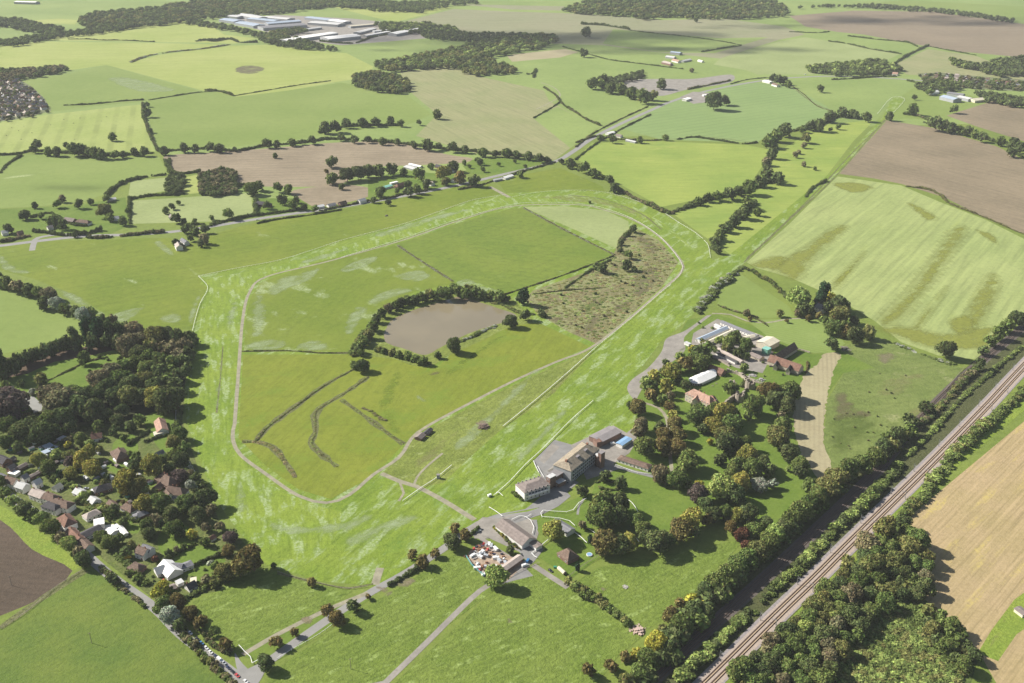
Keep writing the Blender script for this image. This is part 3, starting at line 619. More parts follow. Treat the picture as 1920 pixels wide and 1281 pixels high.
def trunk_mesh(r, h, seed):
    rg = random.Random(seed); m = MB(); m.bar((0, 0, -0.3), (0.1, 0, h*0.55), r, 7, r*0.7)
    for k in range(5):
        a = k*1.257+rg.random(); e = 0.5+0.4*rg.random()
        m.bar((0.1, 0, h*(0.38+0.04*k)), (0.1+math.cos(a)*h*0.27, math.sin(a)*h*0.27, h*(0.6+0.1*e)), r*0.42, 5, r*0.14)
    me = bpy.data.meshes.new('trunk'); me.from_pydata(m.v, [], m.f); me.materials.append(BARK); return me
TRUNK = [trunk_mesh(0.03, 1.0, k) for k in range(3)]

CL = {}
exec_clusters = '''
in the dense wood beside the racecourse|250,625,30,b 240,650,30,b 262,640,26,b 290,635,30,o 310,632,26,d 330,635,24,d 352,634,20,d 362,641,16,d 283,650,22,o 305,655,20,b 325,655,22,b 345,650,20,b 335,668,22,b 352,665,20,d 262,665,24,d 280,672,22,g 300,678,22,g 322,682,22,g 342,680,20,d 350,692,16,d 235,690,24,g 255,685,24,g 275,692,24,g 298,700,22,d 318,700,20,g 335,705,20,d 210,700,26,b 225,712,26,g 245,725,28,d 270,715,26,o 290,725,26,d 312,715,22,g 328,722,22,d 185,715,28,b 200,730,26,d 215,745,28,d 240,745,28,o 265,745,26,d 290,745,30,a 310,752,34,d 328,745,26,d
around the grey tennis court|180,745,24,d 160,745,26,d 140,740,28,g 115,755,40,b 100,745,36,b 150,765,36,d 175,770,30,d 120,785,30,d 95,790,30,g 20,765,50,p 5,752,34,p 45,775,26,g 60,798,28,d 40,810,28,d 12,800,28,g 78,812,30,d 55,788,18,r
in the village gardens west of the wood|100,808,26,g 130,800,26,d 200,780,26,d 185,800,22,g 220,790,26,d 245,800,22,d 228,770,24,d 262,788,22,g 10,830,26,g 35,838,22,d 55,825,18,g 120,808,22,g 150,822,26,g 170,835,22,g 127,835,14,y 165,850,30,a 152,862,34,a 172,878,32,a 133,855,24,o 108,852,22,l 70,862,28,a 90,875,26,g 132,888,26,a 112,890,11,c 130,866,20,p 185,843,16,o 200,893,14,d 195,905,14,o
between the pink roofed and brown roofed houses|337,814,30,g 325,830,26,o 343,840,22,g 325,856,26,g 305,862,22,g 285,874,42,a 340,862,30,d 318,880,24,d 255,857,22,g 242,852,14,g 252,872,22,d 245,800,22,d 357,877,10,s 213,808,18,d 232,820,14,g
around the brown roofs by the racecourse|237,905,44,a 257,912,36,o 270,918,22,l 290,925,18,o 337,893,28,p 357,890,20,b 367,897,22,d 357,912,20,s 270,945,32,a 300,942,36,g 320,965,32,d 348,945,36,g 385,935,40,d 370,965,30,d 396,956,22,b 326,992,34,g 275,987,28,g 292,975,22,b 303,984,12,c 278,1000,26,d 360,1002,19,y 384,1016,20,g 386,990,18,b 412,988,20,b 437,1004,22,d 340,1000,18,d
in the gardens by the white bungalow|215,955,22,d 205,965,20,g 232,978,18,d 190,1008,26,g 205,1018,28,g 222,1012,22,d 235,1035,22,d 248,1020,16,o 432,1010,26,p 427,1033,24,r 466,1053,56,r 448,1070,30,o 420,1073,34,o 405,1062,18,g 514,1061,12,d 395,1057,14,s 345,1024,12,g 316,1037,14,d 331,1031,13,b 385,1087,18,b 400,1095,16,o 290,1048,14,k 255,1085,16,g 240,1075,12,g
along the lane by the white bungalow|303,1108,30,y 305,1134,28,g 318,1112,18,g 332,1130,26,r 318,1155,30,s 335,1172,22,d 357,1150,24,r 375,1167,22,r 400,1186,15,g 422,1208,22,r 497,1243,28,d
along the avenue to the racecourse|517,1205,22,r 552,1187,14,r 615,1147,22,r 631,1161,26,r 584,1091,16,r 662,1138,22,d 690,1119,10,r 774,1040,16,r 792,1053,22,r 817,1038,16,r 853,991,18,r 847,1016,28,d 872,1004,20,r
along the village road beside the ploughed field|-5,905,24,g 10,925,20,g 25,940,20,l 45,955,26,d 62,965,20,g 78,975,26,l 95,990,28,g 112,1010,20,b 130,1020,24,l 146,1035,20,b 156,1050,28,d 210,1085,22,d
on the far left field boundary|-5,525,24,d 12,530,22,g 32,538,22,b 52,545,22,d 72,550,20,g 92,552,24,b 82,568,22,d 105,570,24,s 122,580,20,g 140,585,20,d 155,592,24,s 170,588,22,l 190,605,22,d 210,602,18,b
in the tall dark row, leafy track|165,625,26,c 185,628,28,c 205,628,26,d 225,628,24,d 236,620,20,d 140,638,24,d 124,645,18,d 110,650,18,d 97,655,18,d 84,660,18,d 72,665,17,d 60,668,17,d 48,673,18,d 36,680,20,d 22,688,22,d 2,690,30,d 172,642,20,d 200,640,20,d 220,642,20,d
in the small orchard|157,672,20,g 75,712,22,o 40,719,14,g 8,728,22,g 213,650,10,l 225,673,10,d 186,668,8,g 60,735,12,s
around the racecourse entrance buildings|930,1082,36,l 958,1031,15,d 1037,997,34,a 1092,986,14,b 1093,921,20,d 1135,893,20,d 1162,905,22,d 1107,1012,10,c 1083,1063,9,c
in the clump beside the parade ring|1128,945,50,g 1160,945,40,d 1130,972,54,g 1162,968,36,d 1195,977,28,g 1205,992,30,g
in the belt south of the round lawn|1135,1019,42,r 1162,1024,34,d 1180,1017,30,a 1213,1010,26,d 1232,1017,40,d 1252,1012,24,g 1276,996,36,r 1297,975,36,a 1325,977,20,r 1337,966,26,d 1322,946,26,d 1308,926,30,p 1312,910,15,y 1270,902,30,g 1290,908,16,d 1300,1000,20,d
in the park beyond the round lawn|1355,917,44,l 1390,905,30,a 1380,930,34,d 1360,963,24,g 1385,967,26,a 1404,965,32,d 1371,990,24,r 1391,1004,25,k 1400,1022,18,k 1413,995,28,g 1438,982,24,d 1424,910,26,s 1448,908,16,s
in the grove beside the drive|1202,798,24,b 1197,812,22,b 1207,839,32,g 1240,802,20,d 1245,817,26,r 1242,838,30,r 1265,797,26,r 1269,818,28,r 1270,841,32,r 1262,779,18,a 1290,865,36,g 1275,885,20,l 1265,897,24,d 1238,890,30,b
in the large park clump|1310,779,38,g 1338,772,28,g 1356,775,34,a 1376,778,24,g 1338,798,28,a 1372,797,34,g 1320,804,20,d 1332,828,11,y 1358,816,30,o 1364,835,40,d 1394,833,28,g 1350,862,20,d 1402,855,34,a 1382,872,30,g 1412,878,30,g 1430,868,26,d 1443,882,22,g 1372,890,28,g
between the castle and the mown hay strip|1442,735,32,r 1452,750,30,d 1481,734,32,g 1470,748,26,d 1415,762,34,g 1403,778,16,g 1476,760,28,d 1465,780,14,b 1465,799,26,g 1459,820,34,o 1470,836,24,d 1480,850,28,d 1501,872,26,g 1478,879,9,l 1500,885,22,d 1519,911,24,g 1410,745,10,d
on the belt beside the railway|1640,858,28,g 1615,872,30,g 1590,880,36,g 1568,898,34,o 1550,915,34,o 1533,930,34,g 1518,945,32,g 1502,960,36,g 1485,976,34,g 1470,990,28,d 1455,1002,32,l 1442,1018,34,g 1422,1034,34,o 1402,1048,34,g 1385,1062,36,g 1365,1078,34,g 1345,1095,38,g 1322,1108,28,d 1296,1126,22,y 1317,1130,20,y 1303,1145,32,d 1322,1150,28,d 1257,1154,26,r 1276,1132,18,r 1276,1174,36,g 1290,1158,20,o 1298,1170,24,d 1242,1184,22,o 1232,1207,36,y 1253,1218,28,d 1255,1198,26,d 1194,1226,22,y 1215,1236,34,g 1235,1240,22,d 1173,1232,18,r 1198,1262,28,g 1189,1270,11,y 1145,1250,24,r 1103,1258,22,r 1175,1275,24,o 1215,1270,20,d
on the railway fence below the pale ley|1905,600,26,d 1888,612,24,g 1872,626,22,g 1857,640,20,g 1843,658,17,d 1837,684,18,d 1775,657,28,d 1737,765,22,d 1707,790,24,d 1682,817,26,d 1658,838,28,d
around the lone house on the hill|1500,560,38,l 1505,580,24,d 1540,558,26,c 1558,563,22,y 1552,578,18,d 1498,586,15,b 1519,584,18,d 1535,592,12,r 1545,601,14,g 1575,592,32,o 1572,572,28,d 1601,602,16,d 1562,615,28,g 1588,624,20,r 1603,630,28,d 1630,623,24,o 1560,645,22,d 1585,612,18,g 1400,587,11,b 1462,588,12,o 1406,598,8,r 1475,602,7,r 1515,597,11,r
on the bank west of the castle marquee|1300,655,16,y 1309,662,24,d 1322,656,22,g 1300,672,18,g 1316,680,28,g 1325,668,16,g 1313,690,16,g 1285,683,24,r 1268,690,20,g 1260,700,30,a 1241,697,14,d 1248,681,12,d 1275,672,18,l 1227,706,22,a 1211,720,24,l 1224,724,18,g 1249,725,24,a 1286,722,18,d 1220,742,24,r 1196,764,26,r 1182,762,14,d 1242,752,18,g 1256,762,18,r 1258,742,14,b 1371,730,24,g 1270,712,20,d
in the stable courtyard|1350,640,20,l 1366,644,26,l 1380,633,24,g 1399,647,26,g 1385,662,20,d 1399,668,16,g 1395,689,16,l 1370,632,18,d 1360,655,16,o
on the far bank of the pond|672,655,17,d 681,641,19,g 691,627,20,o 700,612,20,g 706,598,18,d 716,588,17,g 728,579,17,b 740,573,17,g 752,567,18,d 765,562,18,g 778,562,18,d 791,557,20,g 805,553,20,o 817,555,18,g 826,546,18,d 837,551,26,g 851,541,18,g 862,546,20,g 872,552,20,g 880,543,20,o 891,549,22,g 902,553,20,g 920,552,16,l 936,556,22,g 951,560,13,d 676,662,14,g 664,652,14,g 687,637,16,d
on the near bank of the pond|983,558,22,c 975,562,16,d 958,603,26,d 985,592,20,d 1015,588,14,d 1022,592,9,d 713,655,12,o 721,658,12,g 735,660,14,o 750,665,14,g 765,668,16,g 780,673,18,g 794,677,18,g 851,649,27,d 820,666,15,d 677,687,27,d 663,684,15,g 685,694,12,d
in the rough corner of the inner course|1130,504,16,d 1120,500,14,d 1175,498,16,d 1188,430,12,d 1178,438,10,g 1163,470,9,d 1178,478,14,g 1165,455,9,d 1190,505,10,d
on the winding hedge beside the gallops|1580,210,18,d 1597,213,14,g 1606,216,12,d 1626,220,15,g 1557,220,18,d 1535,235,20,d 1520,236,18,d 1505,243,12,g 1473,246,22,d 1455,256,20,g 1441,266,20,g 1448,287,18,d 1438,303,14,b 1440,326,22,d 1457,334,22,d 1426,341,18,d 1404,353,24,g 1384,358,16,d 1367,364,22,d 1346,368,16,g 1326,371,14,d 1310,378,14,g 1402,383,20,g 1393,400,22,d 1420,397,14,g 1375,415,20,d 1362,428,16,d 1350,442,16,g 1342,455,13,d 1347,470,12,d 1510,260,16,o 1508,273,10,b 1498,285,8,b 1491,291,9,b 1507,308,9,b 1528,316,7,g 1572,238,9,g 1557,243,7,g
on the hedge between the tilled fields|1538,167,11,g 1710,205,18,g 1790,205,14,g 1668,218,14,d 1715,183,8,g 1753,233,22,d 1768,238,18,d 1785,241,18,d 1800,245,13,g 1815,247,17,d 1828,252,14,g 1843,258,16,d 1875,265,16,g 1900,270,18,d 1896,287,15,d 1912,278,16,d 1770,233,14,g
beside the road above the far bend|1070,307,18,d 1095,315,22,g 1110,325,18,g 1120,328,14,g 1143,337,16,d 1150,353,18,d 1160,356,12,d 1106,379,6,d 1053,303,11,d 1248,258,12,l 1200,262,14,g 1150,262,14,d 1125,258,12,g
on the hedge above the brown field|308,283,17,d 345,277,17,d 367,279,15,d 395,276,18,d 410,278,18,d 440,280,10,d 500,270,18,d 520,271,14,d 548,267,16,g 565,267,11,d 585,263,16,d 612,240,22,d 628,238,22,d 650,232,18,d 680,230,18,d 705,229,18,d 732,227,14,d 752,232,13,g 785,230,10,d 820,215,18,g 640,258,15,g 665,262,15,d 690,262,14,d 718,265,15,g 745,266,14,d 775,271,14,d 800,272,22,d 822,275,14,d 848,277,18,d 872,280,16,d 905,286,18,g 928,288,13,d 950,287,18,g 968,290,16,d 990,293,18,d 1012,297,17,d 1024,299,12,d 516,292,10,g 623,305,22,d 612,322,9,r
on the left field boundary|123,272,10,d 138,282,22,d 152,282,20,d 168,285,16,d 180,287,18,g 192,290,16,d 214,291,14,g 232,290,12,d 252,285,14,d 270,285,14,d 90,284,14,g 105,285,16,d 70,272,16,d 212,257,14,g 275,212,14,d 276,196,8,d 62,281,12,d 281,245,9,d
among the houses along the upper road|118,373,14,b 65,385,12,d 107,383,16,g 148,383,16,d 170,378,12,g 45,403,20,d 78,405,12,g 98,415,24,g 118,422,18,d 197,395,26,o 208,408,16,g 230,415,18,d 200,372,14,g 312,395,14,g 322,388,12,d 335,380,9,g 330,410,18,d 345,415,12,d 427,402,20,g 397,408,10,g 365,415,10,g 240,395,12,g 470,355,26,g 485,350,20,d 520,352,18,d 540,355,18,g 530,375,20,d 548,385,18,g 555,375,14,d 570,388,14,d 590,392,14,g 500,385,14,d 350,430,20,d 365,432,20,d 385,430,16,d 382,448,20,b 375,457,14,d 357,447,12,g 340,462,12,d 330,455,14,d 15,430,18,d 140,440,12,d
among the houses by the road bend|622,335,24,g 650,328,28,d 670,325,26,d 690,322,26,d 710,320,24,g 735,318,22,d 755,323,16,d 640,350,12,g 713,360,22,g 700,375,12,d 765,345,14,d 785,328,22,g 765,360,20,d 782,355,18,g 800,345,18,d 832,325,26,a 850,312,20,d 865,333,22,r 890,340,22,d 835,340,18,o 745,358,10,g 728,380,12,d 808,312,12,g 870,305,10,g 895,300,10,g 900,303,13,d 880,312,8,g 905,318,10,g 935,308,8,g 965,303,7,g 985,312,8,g 975,327,14,g
around the yards near the junction|1112,158,18,g 1130,150,18,d 1145,165,20,g 1165,168,20,g 1185,175,20,g 1205,182,22,g 1225,180,16,o 1240,158,18,d 1125,157,14,l 1338,190,26,d 1358,188,18,d 1345,178,12,g 1330,187,16,d 1447,148,9,d 1460,150,16,d 1470,152,14,d 1478,158,12,g 1450,143,9,d 1095,100,13,d 1100,62,16,d 1297,132,7,b 1305,38,7,d
'''
for ln in exec_clusters.strip().split('\n'):
    nm, ds = ln.split('|'); CL[nm] = [q.split(',') for q in ds.split()]
# thickets and copses of touching crowns: filled polygons
def inside(p, poly):
    c = False; n = len(poly)
    for i in range(n):
        (x1, y1), (x2, y2) = poly[i-1], poly[i]
        if (y1 > p[1]) != (y2 > p[1]) and p[0] < (x2-x1)*(p[1]-y1)/(y2-y1)+x1: c = not c
    return c
def fill(px, wpx, colours, rg=random, dens=1.0, squash=0.62):
    poly = P(px); xs = [a[0] for a in poly]; ys = [a[1] for a in poly]; out = []
    for _ in range(int(5000*dens)):
        x, y = rg.uniform(min(xs), max(xs)), rg.uniform(min(ys), max(ys))
        if not inside((x, y), poly): continue
        w_ = wpx*rg.uniform(0.75, 1.25)
        if all(((x-a)/1.0)**2 + ((y-b)/squash)**2 > (0.42*(w_+c))**2 for a, b, c, _ in out): out.append((x, y, w_, rg.choice(colours)))
    return out
RW = random.Random(3)
wood = fill('1640,1000 1690,965 1712,1000 1735,1035 1742,1085 1728,1120 1700,1115 1660,1130 1640,1165 1600,1200 1570,1240 1560,1290 1385,1290 1400,1245 1450,1200 1500,1155 1560,1090 1600,1045', 30, 'ggggddoobl', RW)
wood += fill('1735,1140 1760,1150 1800,1185 1838,1228 1812,1250 1780,1235 1745,1190', 26, 'ggdo', RW)
CL['in the wood between railway and stubble field'] = wood + [(1386, 1262, 44, 'g'), (1462, 1202, 20, 'l')]
def number(n):
    if n > 19: return 'twenty' if n < 20 else 'twenty ' + number(n-20).replace('leftmost', 'first') if n < 29 else 'thirty ' + number(n-30).replace('leftmost', 'first') if n > 29 else 'thirtieth'
    return ['leftmost', 'second', 'third', 'fourth', 'fifth', 'sixth', 'seventh', 'eighth', 'ninth', 'tenth', 'eleventh', 'twelfth', 'thirteenth', 'fourteenth', 'fifteenth', 'sixteenth', 'seventeenth', 'eighteenth', 'nineteenth', 'twentieth'][n]
allt = []
for nm, L in CL.items():
    for (x, y, w_, c) in L: allt.append([float(x), float(y), float(w_), c, nm])
allt.sort(key=lambda t: -t[2])
near, rest = allt[:300], allt[300:]
def place(t):
    x, y, w_, c, nm = t; rg = random.Random(int(x*31+y*17))
    s_ = S(y); r = w_/2/s_*(1.12 if 'garden' in nm or 'roof' in nm or 'upper road' in nm or 'bend' in nm or 'pond' in nm or 'parade' in nm or 'courtyard' in nm or 'brown field' in nm else 1.55 if 'dense wood' in nm or 'tennis' in nm else 1.3)
    tall = c == 'c' or 'tall dark row' in nm; hh = r*(1.9 if c == 'c' and w_ < 16 else 1.5 if tall else rg.uniform(0.95, 1.15)); zc = hh*0.80+0.2
    g = G(x, y, zc); return g, r, hh, zc, rg
def word_size(r, near_=True): return 'large' if r > 7.6 else 'medium' if r > 4.6 else 'small'
keys = {}
for t in near:
    g, r, hh, zc, rg = place(t); t += [g, r, hh, zc, rg]
    k = (word_size(r), t[3], t[4]); keys.setdefault(k, []).append(t)
GROUP_N = {}
for k, L in keys.items():
    L.sort(key=lambda t: t[0])
    for i, t in enumerate(L):
        lab = f"{k[0]} {WORD[k[1]]} tree {k[2]}"
        if len(L) > 1: lab += f", {number(i)}{'' if i == 0 else ' from left'}"
        t.append(lab)
for x, y, w_, c, nm, g, r, hh, zc, rg, lab in near:
    root = empty(KIND.get(c, 'broadleaf_tree'), (g[0], g[1], 0), 0)
    tag(root, lab, 'tree', 'trees ' + nm)
    small = (c == 'c' and w_ < 16)
    me = rg.choice(CONE) if small else rg.choice(TALL) if (c == 'c' or 'tall dark row' in nm) else rg.choice(BIG if w_ > 17 else MID)
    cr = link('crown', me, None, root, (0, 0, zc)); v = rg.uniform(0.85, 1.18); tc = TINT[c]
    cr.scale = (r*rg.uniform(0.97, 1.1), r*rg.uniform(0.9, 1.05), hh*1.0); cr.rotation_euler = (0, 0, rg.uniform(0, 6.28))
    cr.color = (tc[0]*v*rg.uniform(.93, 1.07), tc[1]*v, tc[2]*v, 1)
    tk = link('trunk', rg.choice(TRUNK), None, root, (0, 0, 0)); tk.scale = (r*1.3, r*1.3, zc+hh*0.5)

# masses: many low crowns merged into one mesh
def merged(items):
    """items: (x, y, z, rx, rz, tint)"""
    V = []; Fc = []; T = []; n = 0
    for x, y, z, rx, rz, tc in items:
        v, f, t = LOW[rng.integers(5)]; a = rng.uniform(0, 6.28); ca, sa = math.cos(a), math.sin(a)
        q = np.empty_like(v); q[:, 0] = (v[:, 0]*ca-v[:, 1]*sa)*rx+x; q[:, 1] = (v[:, 0]*sa+v[:, 1]*ca)*rx+y; q[:, 2] = v[:, 2]*rz+z
        V.append(q); Fc.append(f+n); n += len(v); T.append(t*np.array(tc)*rng.uniform(0.8, 1.2))
    return np.vstack(V), np.vstack(Fc), np.vstack(T)
def mass(name, items):
    v, f, t = merged(items); c = v.mean(0)*np.array([1, 1, 0]); me = crown_mesh(name, v-c, f, t)
    return link(name, me, None, None, c)
it = []
for t in rest:
    g, r, hh, zc, rg = place(t); it.append((g[0], g[1], zc, r, hh, TINT[t[3]]))
tag(mass('small_trees', it), 'scattered smaller trees of hedges, gardens and copses across the far land', 'trees', kind='stuff')

def woodland(label, px, wpx, colours='ddgg', dens=1.0, h=1.0, name='woodland'):
    L = fill(px, wpx, colours, RW, dens*1.6, 0.36); it = []
    for x, y, w_, c in L:
        r = w_/2/S(y); hh = min(r*1.05, 8)*h; g = G(x, y, hh); it.append((g[0], g[1], hh*0.95, r*1.45, hh*1.1, TINT[c]))
    return tag(mass(name, it), label, 'woodland' if name == 'woodland' else name, kind='stuff')
W_ = woodland
W_('broad wood on the skyline at top centre right', '1055,18 1080,8 1120,-6 1430,-6 1482,14 1470,28 1380,34 1300,32 1250,31 1210,35 1180,28 1100,25', 10, 'ddggo', 1.4)
W_('long wood band across the top left', '150,33 185,22 240,18 300,12 360,2 640,-6 640,8 560,14 520,22 400,32 350,38 300,44 250,50 200,52 150,45', 10, 'dggo', 1.2)
W_('wood strip at the left edge by the pale field', '-40,36 30,34 60,42 100,48 120,54 90,62 45,56 20,48 -40,50', 9, 'ddg', 0.5)
W_('hedgerow wood above the left bright pasture', '-40,76 20,74 70,66 120,60 180,52 220,46 250,46 230,56 170,62 100,70 40,82 -40,84', 8, 'dgg', 0.5)
W_('wood running diagonally behind the stubble field', '700,118 760,108 860,88 960,66 1035,64 1048,76 1020,86 950,98 870,112 800,124 740,132 710,126', 11, 'dggol', 1.2)
W_('wooded garden around the lone house by the stubble', '745,128 790,118 830,106 905,108 935,118 965,128 960,134 905,138 880,136 850,124', 10, 'dgo', 0.4)
W_('thin tree belt in the shaded far valley', '770,50 800,42 850,60 900,62 990,64 985,74 880,76 800,70', 8, 'dd', 0.4)
W_('poplar grove beside the far estate', '705,44 760,42 850,50 858,60 780,60 720,58', 8, 'gdl', 0.3)
W_('square dark copse beside the brown field', '374,326 415,316 440,320 444,345 440,360 405,364 378,362', 10, 'ddb', 0.5)
W_('narrow dark copse beside the pale paddock', '318,328 340,326 345,338 338,355 325,362 312,355 315,340', 10, 'dd', 0.3)
W_('scrubby copse on the rise left of centre', '662,140 700,134 740,140 760,150 768,168 745,172 715,168 690,165 665,158', 10, 'dgo', 0.4)
W_('trees beyond the housing estate at the left edge', '-40,132 30,130 70,128 110,124 128,128 100,136 60,142 20,148 -40,152', 10, 'dgb', 0.4)
W_('leafy wood around the roadside village', '1515,125 1580,118 1640,112 1670,118 1690,130 1650,140 1570,138 1525,134', 10, 'ggdl', 0.6)
W_('round topped wood at the right edge', '1785,112 1840,122 1870,112 1940,104 1960,120 1940,138 1880,140 1840,130 1790,120', 12, 'ddg', 0.6)
W_('trees behind the village at the right edge', '1830,172 1880,178 1960,192 1960,204 1900,196 1850,188', 10, 'ddg', 0.3)
W_('tall trees by the blue barn', '1718,160 1760,150 1790,156 1800,164 1760,170 1740,174', 10, 'ddg', 0.3)
W_('clipped dark screen of trees behind the gravel yard', '1112,152 1150,146 1205,132 1208,142 1160,154 1130,160', 8, 'dd', 0.4)
W_('woodland belt along the far horizon at left', '420,8 520,0 640,-4 770,4 860,-2 900,4 800,12 780,8 700,12 620,10 520,24 430,20', 9, 'dgg', 0.7)
W_('trees screening the far industrial estate', '350,34 420,46 470,58 520,66 560,72 600,84 640,92 560,90 500,80 470,62 400,50 352,42', 8, 'ggd', 0.6)
W_('trees in the middle of the far industrial estate', '505,62 560,52 575,58 540,66 515,78 500,76', 8, 'gdo', 0.2)
W_('hedge trees of the far green plain', '640,14 700,4 760,12 800,22 760,20 700,12', 7, 'dg', 0.3)
W_('dark wood edge near the top right', '1490,14 1560,10 1700,18 1780,24 1900,42 1900,36 1780,18 1640,8', 6, 'dd', 0.4)
W_('orchard trees in the top centre meadow', '650,8 760,6 840,12 780,20 700,20', 6, 'gg', 0.08)
W_('young trees and bramble in the railway side thicket', '1640,1165 1700,1120 1735,1140 1780,1235 1810,1255 1790,1290 1570,1290 1575,1240 1605,1200', 13, 'ggol', 0.9, 0.55, 'thicket')
W_('rust brown undergrowth patches in the railway side thicket', '1600,1235 1625,1228 1640,1245 1655,1281 1590,1290 1590,1260', 10, 'rb', 0.3, 0.4, 'thicket')

it = [(*G(x, y)[:2], .1, w_/2/S(y)*1.3, .38, TINT[k]) for x, y, w_, k in fill('1190,428 1235,455 1270,492 1238,538 1120,640 1070,620 1012,592 992,562 1004,548 1100,514 1150,486 1165,458', 7, 'owlgowlbog', RW, 0.5, 0.5)]
tag(mass('scrub_tussocks', it), 'brown and straw tussocks over the rough corner of the inner course', 'scrub', kind='stuff')
# hedges
def hedge(label, px, width, height, colours='dg', lump=0.6, dens=1.15, cat='hedge', name='hedge', leaf=None):
    g = smooth([G(*a)[:2] for a in P(px)], 4); it = []; ph = rng.uniform(0, 6.28, 4)
    dist = 0.0; last = g[0]; pos = 0
    L = sum(np.linalg.norm(g[i+1]-g[i]) for i in range(len(g)-1)); n = max(3, int(L/(width*0.3)*dens))
    cum = np.concatenate([[0], np.cumsum([np.linalg.norm(g[i+1]-g[i]) for i in range(len(g)-1)])])
    for s_ in np.linspace(0, L, n):
        i = min(len(g)-2, max(0, np.searchsorted(cum, s_)-1)); t = (s_-cum[i])/max(1e-6, cum[i+1]-cum[i]); q = g[i]*(1-t)+g[i+1]*t
        lf = math.sin(s_/width*0.55+ph[0])+math.sin(s_/width*0.23+ph[1])+0.7*math.sin(s_/width*1.3+ph[2])
        if width > 4.5 and lf < -2.35: continue
        h_ = height*(0.85+lump*(0.3*lf+rng.uniform(-0.35, 0.5))); r = width/2*(0.8+lump*(0.16*lf+rng.uniform(-0.35, 0.35))); jit = rng.normal(0, width*0.14, 2)
        it.append((q[0]+jit[0], q[1]+jit[1], h_*0.45, r, h_*0.62, TINT[colours[rng.integers(len(colours))]]))
    return tag(mass(name, it), label, cat)
